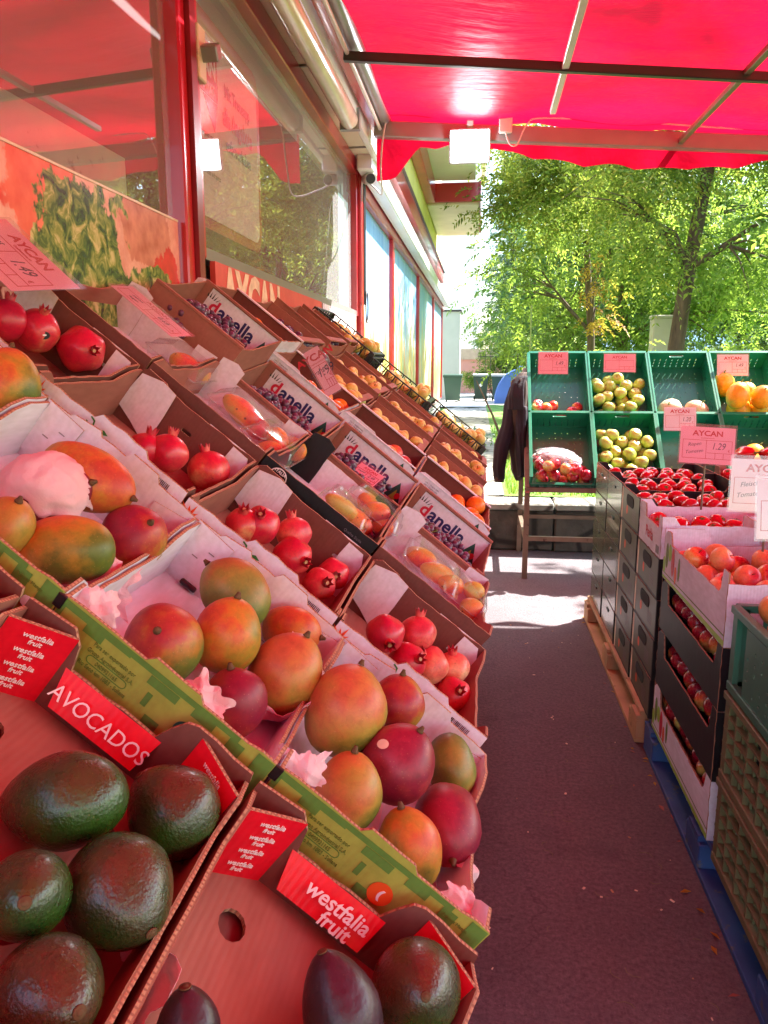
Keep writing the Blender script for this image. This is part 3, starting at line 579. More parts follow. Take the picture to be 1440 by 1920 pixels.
pts=[(-.80,2.66),(-.6,2.70),(-.45,2.88),(-.2,2.90),(.05,2.87),(.3,2.80),(.7,2.74),(1.2,2.70),(1.6,2.70),(2.0,2.74),(4.6,2.6)]
for i in range(N_+1):
    x=-.74+5.34*i/N_; zb=np.interp(x,[p[0] for p in pts],[p[1] for p in pts])+.022*abs(math.sin(x*PI/.33))
    y=5.64+.012*math.sin(x*19); vs+= [(x,5.64,az(x,5.62)+.0),(x,y+.01*math.sin(x*11),(az(x,5.62)+zb)/2),(x,y+.02*math.sin(x*13),zb)]
m.add(vs,[(3*i+k,3*i+3+k,3*i+4+k,3*i+1+k) for i in range(N_) for k in (0,1)],'red_awning_cloth',True); m.build('valance',aw)
m=MB(); m.bar((-.72,4.2,2.97),(4.6,4.2,2.5),.04,.045,'dark_metal',bev=.004); m.build('cross_bar',aw)
m=MB(); m.bar((-.74,5.52,2.99),(4.6,5.52,2.62),.07,.10,'grey_metal',bev=.006); m.build('back_beam',aw)
for x,y0,y1,mt,w in ((.36,-2.8,4.95,'white_metal',.035),(1.22,-2.8,5.75,'steel_brown',.035),(2.2,-2.8,5.6,'steel_brown',.035)):
    m=MB(); m.bar((x-.06,y0,az(x,y0)-.05),(x+.03,y1,az(x,y1)-.09),w,.03,mt,bev=.003); m.build('rafter',aw)
m=MB(); m.bar((-.1,-.6,2.9),(3.6,-.6,2.62),.04,.045,'dark_metal'); m.build('cross_bar',aw)
t=thing('flood_light','glowing white LED floodlight under the back beam of the awning','flood light',(-.1,5.44,2.845),(R(12),0,0))
m=MB(); m.box((0,0.02,0),(.27,.04,.21),'grey_metal',bev=.008); m.build('housing',t)
m=MB(); m.box((0,-.006,0),(.245,.012,.185),'lamp_glow'); m.build('lens',t)
m=MB(); m.box((0,.04,.12),(.04,.02,.08),'grey_metal'); m.build('bracket',t)
t=thing('junction_box','small white junction box with thin white cable along the awning back beam','junction box',(.13,5.47,2.97))
m=MB(); m.box((0,-.02,0),(.085,.03,.1),'white_metal',bev=.006); m.build('box',t)
def wire(pts,r=.005,mat='wire_white'): 
    m=MB(); P=[Vector(p) for p in pts]; out=[]
    for i in range(len(P)-1):
        a,b,c,d=P[max(0,i-1)],P[i],P[i+1],P[min(len(P)-1,i+2)]
        for k in range(6):
            s=k/6; out.append(.5*((2*b)+(c-a)*s+(2*a-5*b+4*c-d)*s*s+(3*b-a-3*c+d)*s**3))
    out.append(P[-1]); return m.tube(out,r,mat,5)
wire([(0,-.03,-.05),(.03,-.03,-.12),(.08,-.03,-.12),(.14,-.03,0),(.25,-.03,.03),(.8,-.03,-.01),(1.4,-.03,-.07),(1.8,-.03,-.09),(2.6,-.03,-.12)]).build('wire',t)
t=thing('white_cable','thin white cable drooping from the awning beam to the security camera','cable',(0,0,0))
wire([(-.35,5.45,3.04),(-.6,5.45,3.07),(-.66,5.45,3.0),(-.69,5.45,2.75),(-.70,5.6,2.6),(-.80,6.0,2.72),(-.88,6.15,2.80)],.006).build('wire',t)
# ================================================================ TREES
def leaves(m,P,D,size,mat,npair=5,L=.3,droop=.5,up=None):
    "twigs with paired leaflets; P,D arrays of twig roots and directions"
    vs=[];fs=[]; k=0
    for p,d in zip(P,D):
        d=d/np.linalg.norm(d); s=np.cross(d,(0,0,1.0)); ns=np.linalg.norm(s); s=s/ns if ns>.05 else np.array([1.,0,0]); n=np.cross(s,d); tw=rng.normal(0,.5); s,n=s*math.cos(tw)+n*math.sin(tw),n*math.cos(tw)-s*math.sin(tw)
        for i in range(npair):
            t=(i+.6)/npair; c=p+d*L*t+np.array([0,0,-droop*L*t*t])
            for q in (-1,1):
                a=s*q*.85+d*.5+n*rng.normal(0,.25); a/=np.linalg.norm(a); b=np.cross(a,n); l=size*rng.uniform(.75,1.25); w=l*.42
                tip=c+a*l+np.array([0,0,-.25*l]); mid=c+a*l*.45
                vs+= [c,mid+b*w*.5,tip,mid-b*w*.5]; fs.append((k,k+1,k+2,k+3)); k+=4
    m.add([tuple(map(float,v)) for v in vs],fs,mat)
def crown(m,blobs,size,mat,dens,L=.3,npair=5,droop=.5,clump=.3):
    for (cx,cy,cz,rx,ry,rz) in blobs:
        vol=rx*ry*rz; K=max(3,int(9*vol**.5)); 
        u=rng.normal(size=(K,3)); u/=np.linalg.norm(u,axis=1)[:,None]; cc=u*(rng.random((K,1))**.4)*[rx,ry,rz]
        n=int(dens*vol**.72); idx=rng.integers(0,K,n); off=rng.normal(0,clump,(n,3)); P=cc[idx]+off*[1,1,.6]; 
        D=P/[rx,ry,rz]+rng.normal(0,.6,(n,3)); D[:,2]-=.15
        leaves(m,P+[cx,cy,cz],D,size,mat,npair,L,droop)
def limbs(m,base,pts,r0,blobs,rnd=4):
    P=[base]+pts; n=len(P); m.tube(P,[r0*(1-.6*i/(n-1)) for i in range(n)],'bark',10)
    for (cx,cy,cz,rx,ry,rz) in blobs:
        s=P[min(n-1,max(1,int(n*.6)))]; s=min(P[1:],key=lambda q:(Vector(q)-Vector((cx,cy,cz))).length+max(0,q[2]-cz)); c=Vector((cx,cy,cz)); s=Vector(s)
        mid=(s+c)/2+Vector((0,0,.25)); m.tube([s,mid,c],[r0*.35,r0*.22,r0*.1],'bark',6)
        for k in range(rnd):
            e=c+Vector((rng.normal()*rx*.6,rng.normal()*ry*.6,rng.normal()*rz*.5)); m.tube([mid,(mid+e)/2+Vector((0,0,.1)),e],[r0*.16,r0*.09,r0*.03],'bark',5)
def tree(name,label,base,pts,r0,layers,rnd=4,group=None):
    "layers: list of (blobs,size,mat,dens,kw)"
    t=thing(name,label,'tree',base,group=group); b=Vector(base)
    m=MB(); allb=[q for l in layers for q in l[0]]; limbs(m,(0,0,0),[tuple(Vector(p)-b) for p in pts],r0,[(q[0]-b.x,q[1]-b.y,q[2]-b.z,*q[3:]) for q in allb],rnd); m.build('trunk',t)
    for k,(bl,size,mat,dens,kw) in enumerate(layers):
        m=MB(); crown(m,[(q[0]-b.x,q[1]-b.y,q[2]-b.z,*q[3:]) for q in bl],size,mat,dens,**kw); m.build('crown' if k==0 else 'foliage',t)
    return t
tree('leafy_tree','tall dark-trunked tree leaning right behind the green crates',(2.84,12.2,.25),[(2.88,12.2,1.4),(3.0,12.2,2.8),(3.18,12.2,4.2),(3.35,12.3,5.6),(3.6,12.5,7)],  .14,
  [([(2.2,12.0,4.6,1.1,1.2,.7),(1.5,11.6,4.9,.9,1,.6),(4.4,12,4.7,1.0,1.2,.7),(3.0,12.6,6.2,1.6,1.5,.9),(5.0,12.5,5.6,1.2,1.4,.8),(1.9,12.2,3.7,.7,.8,.45),(2.5,12.0,3.3,.6,.7,.4)],.085,'leaf_yellow_green',620,{}),
   ([(4.9,11.6,3.6,1.0,.9,.6),(4.0,11.9,2.9,.6,.7,.5)],.085,'leaf_green',480,{})])
tree('locust_tree','tall yellow-green locust tree left of the dark trunk',(2.2,15.5,.1),[(2.1,15.5,2),(1.9,15.5,4),(1.7,15.4,6)],.09,
  [([(.9,14.8,5.2,1.0,1,.8),(.55,14.6,4.1,.7,.8,.5),(1.7,15,5.6,1.2,1.2,.9),(1.4,15.2,4.3,.9,1,.7),(2.4,15,4.2,.9,1,.7),(1.2,15.5,6.6,1.6,1.5,.9)],.10,'leaf_yellow_green',460,{}),
   ([(.55,14.9,3.15,.45,.6,.35),(.75,14.7,2.75,.35,.4,.3)],.10,'leaf_green',380,{}),
   ([(1.95,14.2,3.0,.14,.2,.35),(2.02,14.2,2.35,.14,.2,.3)],.075,'leaf_orange',900,{'clump':.12,'L':.18})])
tree('background_tree','broad dark green tree filling the middle distance',(3.4,19,.0),[(3.3,19,2),(3.2,19,4)],.2,
  [([(2.6,18.6,3.4,1.5,1.2,1.1),(4.0,18.8,3.6,1.6,1.2,1.2),(3.3,18.8,5.0,1.9,1.4,1.2),(1.6,18.8,2.2,.9,1,.8),(3.0,18.6,1.9,1.2,1,.8),(5.4,19,2.6,1.3,1.2,1.3),(5.8,19,4.8,1.4,1.2,1.3)],.12,'leaf_green',300,{'clump':.4})])
tree('background_tree','wide tree rising behind all the others at the back of the garden',(5.5,27,.0),[(5.4,27,3),(5.2,27,6)],.3,
  [([(3.0,27,6,2.4,1.6,2.2),(6.5,27,6.5,2.6,1.6,2.4),(5,27,3,2.6,1.5,1.6),(9,27,5,2.4,1.5,2.4),(1.6,27,3.6,1.4,1.3,1.4),(12,27,5,2.4,1.5,2.6),(10,27,2,3,1.5,1.4)],.2,'leaf_dark',270,{'clump':.6,'L':.45})])
tree('linden_tree','broad-leaved tree whose low green branches reach in from the right edge',(5.0,8.4,.35),[(5.1,8.4,2.2),(5.0,8.4,4.2)],.14,
  [([(3.75,8.1,3.2,.75,.7,.22),(3.9,8.0,2.75,.8,.7,.25),(4.6,8.2,3.3,.8,.8,.4),(4.2,8.0,2.35,.7,.6,.2)],.10,'leaf_green',950,{'npair':3,'L':.2,'clump':.16}),
   ([(4.3,8.6,1.75,.55,.5,.3),(3.9,8.9,1.6,.4,.4,.22)],.12,'leaf_dark',700,{'npair':3,'L':.2,'clump':.16}),([(3.85,8.8,1.95,.2,.2,.1)],.09,'leaf_orange',900,{'npair':2,'L':.12,'clump':.1})])
def conifer(label,x,y,h,r,mat,seed):
    t=thing('conifer_tree',label,'tree',(x,y,0)); m=MB(); m.tube([(0,0,0),(0,0,h*.5),(0,0,h)],[.16,.1,.02],'bark',8); m.build('trunk',t); m=MB(); P=[];D=[]
    for i in range(int(h*7)):
        z=h*(.12+.86*i/(h*7)); rr=r*(1-z/h)**.8+.1
        for k in range(6):
            a=rng.uniform(0,6.28)
            for q in range(int(3+rr*9)):
                s=rr*(q+1)/(3+rr*9)*rng.uniform(.8,1.1); P.append((s*math.cos(a)+rng.normal(0,.05),s*math.sin(a)+rng.normal(0,.05),z-.25*s+.1*s*s)); D.append((math.cos(a),math.sin(a),-.35))
    leaves(m,np.array(P),np.array(D),.11,mat,4,.22,.4); m.build('crown',t)
conifer('bluish spruce beyond the bins next to the far white house',1.5,40,13,2.2,'leaf_blue_green',1)
conifer('pale feathery larch in front of the bluish spruce',2.9,36,8.5,2.0,'leaf_yellow_green',2)
# trees across the yard on the right, seen mirrored in the shop windows
tree('leafy_tree','large tree off to the right whose leaves mirror in the second window',(7.0,8.6,.3),[(7,8.6,2.5),(6.9,8.7,5)],.2,
  [([(6.2,8.6,4.2,1.3,1.4,1.1),(7.2,10.2,4.6,1.4,1.5,1.3),(6.6,7.2,3.4,1.1,1.2,1.0),(7.4,8.6,6.2,1.7,1.7,1.2),(6.4,10.4,3.0,1.2,1.2,.9),(6.6,12.2,3.8,1.5,1.5,1.5),(6.8,14.2,4.6,1.6,1.6,1.6)],.12,'leaf_yellow_green',430,{'clump':.4})])
def shrub(label,x,y,z,blobs,mat,size,dens,name='shrub'):
    t=thing(name,label,'shrub',(x,y,z)); m=MB()
    for k in range(7): a=rng.uniform(0,6.28); m.tube([(0,0,0),(.2*math.cos(a),.2*math.sin(a),.5),(.4*math.cos(a),.4*math.sin(a),.9)],[.02,.014,.006],'bark',5)
    m.build('stem',t); m=MB(); crown(m,blobs,size,mat,dens,L=.2,npair=3,clump=.22); m.build('crown',t)
shrub('round light green shrub behind the wheelie bins',.6,34,0,[(0,0,1.9,1.0,.8,.55),(.9,0,1.7,.9,.8,.6),(0,0,1.2,1.1,.7,.7),(1.6,0,1.6,.9,.8,.7),(1.6,0,.9,1,.8,.8)],'leaf_green',.11,900)
shrub('dark green shrub beyond the rack top',3.0,21,0,[(0,0,.9,1.5,.8,.7),(1.8,0,.9,1.3,.8,.8),(-1.2,0,.9,1,.8,.7),(3.4,0,.9,1.4,.8,.8)],'leaf_dark',.12,700)
shrub('small white-flecked sprig standing just above the second crate column',1.42,8.2,.35,[(0,0,1.08,.12,.12,.09)],'leaf_yellow_green',.05,2600,'young_shrub')
shrub('weedy plant with orange leaves at the right end of the lawn',3.9,9.4,.35,[(0,0,.95,.7,.4,.35),(.7,0,.9,.6,.4,.4),(1.3,0,1.2,.6,.4,.4)],'leaf_green',.09,900)
shrub('low blue-green garden plant at the path edge',.36,9.0,.35,[(0,0,.12,.16,.25,.08)],'leaf_blue_green',.07,1800,'garden_plant')
# ================================================================ THINGS FAR OFF
def bin_(label,x,y,mat='bin_green',lid='bin_lid',s=1.0,rz=0):
    t=thing('wheelie_bin',label,'bin',(x,y,0),(0,0,rz),'green wheelie bins at the end of the path')
    m=MB(); w0,w1=.22*s,.29*s
    vs=[(-w0,-w0,.06),(w0,-w0,.06),(w0,w0,.06),(-w0,w0,.06),(-w1,-w1,.92),(w1,-w1,.92),(w1,w1,.92),(-w1,w1,.92)]
    m.add(vs,[(0,3,2,1),(0,1,5,4),(1,2,6,5),(2,3,7,6),(3,0,4,7)],mat); m.box((0,0,.93),(.62*s,.62*s,.05),mat,bev=.01)
    for q in (-.12,.12): m.box((q*s,-.262,.55),(.02,.03,.6),mat)
    m.build('body',t)
    m=MB(); m.box((0,.0,.985),(.62*s,.64*s,.06),lid,Matrix.Rotation(R(3),4,'X'),bev=.02); m.build('lid',t)
    for q in (-.24,.24): m=MB(); m.tube([(q-.03,.3,.1),(q+.03,.3,.1)],.1,'rubber',12); m.build('wheel',t)
    if x>-.5: m=MB(); m.panel(circ(0,.6,.06,10),.004,('ink_white',)*3,frame((0,-.29,0),(1,0,0),(0,0,1))@Matrix.Diagonal((1,1,-1,1)) if False else frame((0,-.285,0),(1,0,0),(0,0,1))); m.build('sticker',t)
bin_('green wheelie bin against the grey wall, leftmost of three',-1.0,29.5,'bin_green','bin_green',1.15); bin_('green wheelie bin with a pale lid and sticker, middle of three',.05,30.5); bin_('green wheelie bin half hidden by the blue container',.75,30.2)
t=thing('recycling_container','rounded blue recycling container beside the green bins','container',(1.45,29,0))
m=MB(); prof=[(-.9,0)]+[(-.9+.0+ .9*(1-math.cos(a)),1.22*math.sin(a)) for a in [PI/2*i/8 for i in range(9)]]+[(.9,1.22),(.9,0)]
m.panel([(x,z) for x,z in prof],1.1,('bin_blue',)*3,frame((0,.5,0),(1,0,0),(0,0,1))); m.build('body',t)
m=MB(); m.box((.45,0,1.28),(1.0,1.15,.1),'bin_blue',bev=.02); m.box((.1,-.62,.85),(.5,.02,.2),'black_plastic'); m.build('lid',t)
t=thing('grey_annex','plain grey rendered annex wall behind the first bin','annex',(-1.2,31,0)); m=MB(); m.box((-1.2,1,1.7),(3.2,2,3.4),'grey_plaster'); m.build('wall',t); m=MB(); m.box((-1.2,1,3.44),(3.3,2.1,.08),'dark_metal'); m.build('roof',t)
t=thing('white_house','bright white house past the end of the shop','house',(-4.2,46,0))
m=MB(); m.box((0,4,6.5),(8,8,13),'white_plaster'); m.build('wall',t)
for k in range(4):
    for q in range(2): 
        m=MB(); m.box((4.01,1.4+4*q,2.2+2.8*k),(.06,1.2,1.5),'window_dark'); m.box((4.04,1.4+4*q,1.42+2.8*k),(.1,1.4,.06),'concrete'); m.build('window',t)
m=MB(); m.box((0,4,13.1),(8.6,8.6,.3),'brick_dull'); m.build('roof',t)
t=thing('low_brick_house','low salmon coloured outbuilding glimpsed behind the bins','house',(-1.4,38,0)); m=MB(); m.box((.9,1,.8),(3.2,2,1.6),'pink_plaster'); m.build('wall',t); m=MB(); m.panel([(-.9,1.6),(2.7,1.6),(1.8,2.1),(0,2.1)],2.2,('brick_dull',)*3,frame((0,2.1,0),(1,0,0),(0,0,1))); m.build('roof',t)
t=thing('pale_blue_building','pale blue apartment building glimpsed between trunk and leaves','building',(14,58,0))
m=MB(); m.box((0,3,3.2),(12,6,6.4),'light_blue_wall'); m.build('wall',t)
for k in range(2):
    for q in range(5): m=MB(); m.box((-4.6+2.3*q,-.03,1.7+2.6*k),(1.2,.08,1.2),'window_dark'); m.box((-4.6+2.3*q,-.08,1.7+2.6*k),(.06,.05,1.2),'white_metal'); m.build('window',t)
m=MB(); m.box((0,3,6.5),(12.4,6.4,.25),'grey_metal'); m.build('roof',t)
t=thing('concrete_pillar','square concrete pillar left of the dark leaning trunk','pillar',(2.93,13.2,.05)); m=MB(); m.box((0,0,1.05),(.38,.3,2.1),'concrete',bev=.015); m.build('shaft',t); m=MB(); m.box((0,0,2.12),(.42,.34,.05),'concrete',bev=.01); m.build('cap',t)
t=thing('garden_fence','thin dark iron fence with pointed bars in front of the far shrubs','fence',(.2,33,0)); m=MB()
for i in range(46): m.tube([(-.2+i*.22,0,0),(-.2+i*.22,0,1.9)],.012,'dark_metal',5)
m.build('bar',t); m=MB(); m.bar((-.3,0,.3),(10,0,.3),.03,.03,'dark_metal'); m.bar((-.3,0,1.7),(10,0,1.7),.03,.03,'dark_metal'); m.build('rail',t)
t=thing('garden_stake','slim green garden pole rising above the blue container','pole',(.62,10,.3)); m=MB(); m.tube([(0,0,0),(0,0,1.85)],.011,'stem_green',6); m.build('pole',t); m=MB(); m.ball((0,0,.98),.04,'dark_metal',8,6,sq=(1,1,1.4)); m.build('joint',t)
t=thing('tube_stand','small white tubular frame standing on the path by the shop corner','frame',(-.62,11.6,lz(11.6)+.02))
m=MB(); 
for q in (-.1,.1): m.tube([(q,0,0),(q,0,.36)],.012,'white_metal',6)
m.tube([(-.1,0,.36),(.1,0,.36)],.012,'white_metal',6); m.tube([(-.1,.2,0),(-.1,.2,.36),(.1,.2,.36),(.1,.2,0)],.012,'white_metal',6); m.tube([(-.1,0,.36),(-.1,.2,.36)],.012,'white_metal',6); m.tube([(.1,0,.36),(.1,.2,.36)],.012,'white_metal',6); m.build('frame',t)
from mathutils import noise as mnoise
# ================================================================ CARTONS AND CRATES
simple('tape_brown','9a6a48',.3,.15,30)
PH=R(38.5); AX=Vector((math.cos(PH),0,-math.sin(PH))); NN=Vector((math.sin(PH),0,math.cos(PH))); E0=Vector((.03,0,.83))
def Lw(a,y,w): return E0+AX*a+Vector((0,y,0))+NN*w
def WM(side,La,Dv,t,s0=0):
    if side=='near': return frame((0,-Dv/2+t,0),(1,0,0),(0,0,1))
    if side=='back': return frame((0,Dv/2-t,0),(-1,0,0),(0,0,1))
    if side=='right': return frame((La/2-t,0,0),(0,1,0),(0,0,1))
    return frame((-La/2+t,0,0),(0,-1,0),(0,0,1))
def jag(pts,amp=.0019,seed=0,step=.02):
    "slightly worn edge: resample an outline and nudge the points"
    r=random.Random(seed); out=[]; n=len(pts)
    for i in range(n):
        a,b=pts[i],pts[(i+1)%n]; L=math.hypot(b[0]-a[0],b[1]-a[1]); k=max(1,int(L/step)); out.append(a)
        for j in range(1,k): t=j/k; out.append((a[0]+(b[0]-a[0])*t+r.uniform(-amp,amp),a[1]+(b[1]-a[1])*t+r.uniform(-amp,amp)))
    return out
def wallpts(L,prof): 
    "prof: (s fraction -.5...5, height) along the top, left to right"
    return [(-L/2,0),(L/2,0)]+[(s*L,h) for s,h in reversed(prof)]
def carton(name,label,La,Dv,H,walls,floor=('kraft','kraft_dark'),vents=(),t=.005,group=None,cat='carton',seed=1):
    "walls: side -> (outer, inner, top profile, holes)"
    th=thing(name,label,cat,group=group)
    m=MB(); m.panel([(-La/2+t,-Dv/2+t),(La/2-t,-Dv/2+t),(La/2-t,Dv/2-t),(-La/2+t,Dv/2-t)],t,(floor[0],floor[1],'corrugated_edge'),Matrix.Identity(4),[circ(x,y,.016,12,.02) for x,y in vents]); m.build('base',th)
    for k,(side,w) in enumerate(walls.items()):
        outer,inner,prof=w[:3]; holes=w[3] if len(w)>3 else ()
        L=(La if side in('near','back') else Dv)-(0 if side in ('near','back') else 2*t+.001)
        P=wallpts(L,prof)
        if side in ('back','left'): P=[(-x,y) for x,y in P]; holes=[[(-x,y) for x,y in h] for h in holes]
        m=MB(); m.panel(jag(P,seed=seed+k),t,(outer,inner,'corrugated_edge'),WM(side,La,Dv,t),holes)
        m.build({'near':'front_wall','back':'back_wall'}.get(side,'end_wall'),th)
    return th
def inner_back(th,La,Dv,pts,mat,name='corner_flap',t=.005,off=.002,edge=None):
    m=MB(); m.panel(jag(pts,.002,7,.025),.0025,(mat,mat,edge or 'corrugated_edge'),frame((0,Dv/2-t-off,0),(1,0,0),(0,0,1))); return m.build(name,th)
def front_face(th,Dv,pts,mat,off=.0006,name='print'):
    m=MB(); m.panel(pts,.0003,(mat,)*3,frame((0,-Dv/2-off,0),(1,0,0),(0,0,1))); return m.build(name,th)
def ftxt(th,Dv,s,size,mat,x,z,b=0,off=.0012,rot=0,al='CENTER',sh=0,sx=1): return text(s,size,mat,th,frame((x,-Dv/2-off,z),(math.cos(rot),0,math.sin(rot)),(-math.sin(rot),0,math.cos(rot))),b,sh,al,sx)
def btxt(th,Dv,s,size,mat,x,z,b=0,off=.0062,al='CENTER',sh=0,sx=1,rot=0,name='lettering'): return text(s,size,mat,th,frame((x,Dv/2-off,z),(math.cos(rot),0,math.sin(rot)),(-math.sin(rot),0,math.cos(rot))),b,sh,al,sx,name)
def place(th,a0,v0,w0,La,Dv): th.location=Lw(a0-La/2,v0+Dv/2,w0); th.rotation_euler=(0,PH,0); return th
# display stand
t=thing('display_stand','sloping wooden stand carrying the fruit cartons along the shop window','display stand',(0,0,0))
m=MB(); M=Matrix.Translation(Lw(-.66,2.62,-.16))@Euler((0,PH,0)).to_matrix().to_4x4(); m.box((0,0,0),(1.32,4.75,.02),'wood_raw',M); m.build('sloping_board',t)
for y in (.35,1.9,3.4,4.9):
    P=Lw(-.03,y,-.18); m=MB(); m.box((P.x-.05,y,P.z/2),(.05,.05,P.z),'wood_raw',bev=.003); m.build('leg',t)
    P=Lw(-1.2,y,-.18); m=MB(); m.box((P.x,y,P.z/2),(.05,.05,P.z),'wood_raw',bev=.003); m.build('leg',t)
m=MB(); P=Lw(0,0,-.19); m.bar((P.x-.06,.25,P.z-.06),(P.x-.06,5.0,P.z-.06),.04,.1,'wood_raw'); m.build('rail',t)
# supports filling the step between board and cartons
m=MB()
for v0,v1,w in ((1.2,1.6,-.125),(.34,.735,-.12),(.76,1.15,-.11),(1.63,2.08,-.085),(2.12,2.46,-.095),(2.5,2.92,-.075),(3.0,3.45,-.075),(3.5,3.95,-.06),(4.0,4.3,-.05),(4.35,4.9,.03)):
    q=Matrix.Translation(Lw(-.66,(v0+v1)/2,(w-.15)/2-.002))@Euler((0,PH,0)).to_matrix().to_4x4(); m.box((0,0,0),(1.28,v1-v0-.02,max(.01,w+.15-.006)),'kraft_dark',q)
m.build('packing_board',t)
# ---- lane 1: avocado cartons
def avocado_carton(label,word):
    La,Dv,H=.305,.40,.10
    ear=[(-.5,.085),(-.5,.1),(-.31,.105),(-.26,.09),(-.235,.062),(.14,.062),(.2,.1),(.24,.105),(.49,.1),(.5,.09)]
    end=[(-.5,.085),(-.38,.1),(-.3,.075),(.3,.075),(.38,.1),(.5,.09)]
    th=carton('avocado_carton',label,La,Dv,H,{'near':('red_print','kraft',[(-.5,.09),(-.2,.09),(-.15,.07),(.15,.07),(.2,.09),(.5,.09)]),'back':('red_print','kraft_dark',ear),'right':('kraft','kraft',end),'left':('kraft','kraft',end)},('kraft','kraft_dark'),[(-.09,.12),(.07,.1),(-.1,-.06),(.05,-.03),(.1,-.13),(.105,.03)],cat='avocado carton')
    m=MB(); m.panel([(-.078,0),(.052,0),(.045,.042),(-.066,.042)],.004,('red_print','red_print','red_print'),frame((0,Dv/2-.005,.062),(1,0,0),(0,-.45,-1)) ); f=m.build('handle_flap',th)
    Mx=frame((-.012,Dv/2-.0,.062),(1,0,0),(0,.42,.9))@Matrix.Translation((0,-.022,.0012))
    X=Vector((1,0,0)); Y=Vector((0,.41,.912)); O=Vector((-.012,Dv/2-.0105-.0085,.062-.0195)) 
    if word=='AVOCADOS': text('AVOCADOS',.024,'ink_white',th,frame(O+Vector((0,-.0012,0)),X,Y),0,.1,sx=.95)
    else:
        text('westfalia',.024,'ink_white',th,frame(O+Y*.007+Vector((.01,-.0016,0)),X,Y),.0004,.15); text('fruit',.023,'ink_white',th,frame(O-Y*.011+Vector((.018,-.0012,0)),X,Y),.0004,.15)
    m=MB()
    for x,z in ((-.14,.03),(-.14,.07),(.145,.03),(.145,.06)): m.box((x,Dv/2-.0062,z),(.012,.0012,.0016),'grey_metal')
    m.build('staple',th)
    m=MB(); m.panel(jag([(.02,-.19),(.034,-.19),(.036,-.05),(.021,-.06)],.0015,5),.0004,('tape_brown',)*3,Matrix.Translation((0,0,.0052))); m.build('torn_tape',th)
    # red corner posts
    for sx,sy in ((-1,1),(1,1),(-1,-1),(1,-1)):
        m=MB(); c=.042; x0,y0=sx*(La/2-.006),sy*(Dv/2-.006)
        A=(x0-sx*c*1.5,y0,0);B=(x0,y0-sy*c,0); hh=.098
        o=Vector((sx*.004,sy*.003,0)); A,B=Vector(A),Vector(B)
        vs=[A,B,B+Vector((0,0,hh)),A+Vector((0,0,hh)),A+o,B+o,B+o+Vector((0,0,hh)),A+o+Vector((0,0,hh))]
        m.add(vs,[(0,1,2,3),(7,6,5,4)],'red_print'); m.add(vs,[(3,2,6,7),(0,3,7,4),(1,5,6,2)],'corrugated_edge'); p=m.build('corner_post',th)
        if sx<0 and sy>0 or (sx>0 and sy>0):
            X2=(B-A).normalized()*(1 if sx*sy>0 else 1); 
            if sx<0: X2=(A-B).normalized()
            n2=X2.cross(Vector((0,0,1))); mid=(A+B)/2
            for k in range(4): text('westfalia',.0095,'ink_white',th,frame(mid+Vector((0,0,.085-.02*k))+n2*.0012,X2,(0,0,1)),.0001,.15); text('fruit',.0085,'ink_white',th,frame(mid+Vector((0,0,.077-.02*k))+n2*.0012,X2,(0,0,1)),.0001,.15)
    return th
b=avocado_carton('lower red and brown avocado carton at the aisle edge, nearest the camera','westfalia'); place(b,-.005,.335,-.118,.305,.4)
b2=avocado_carton('second red avocado carton up the slope, with large white capital lettering','AVOCADOS'); place(b2,-.318,.335,-.116,.305,.4)
b3=dup(b,label='third red avocado carton cut off by the left edge of the photo'); place(b3,-.632,.335,-.112,.305,.4)
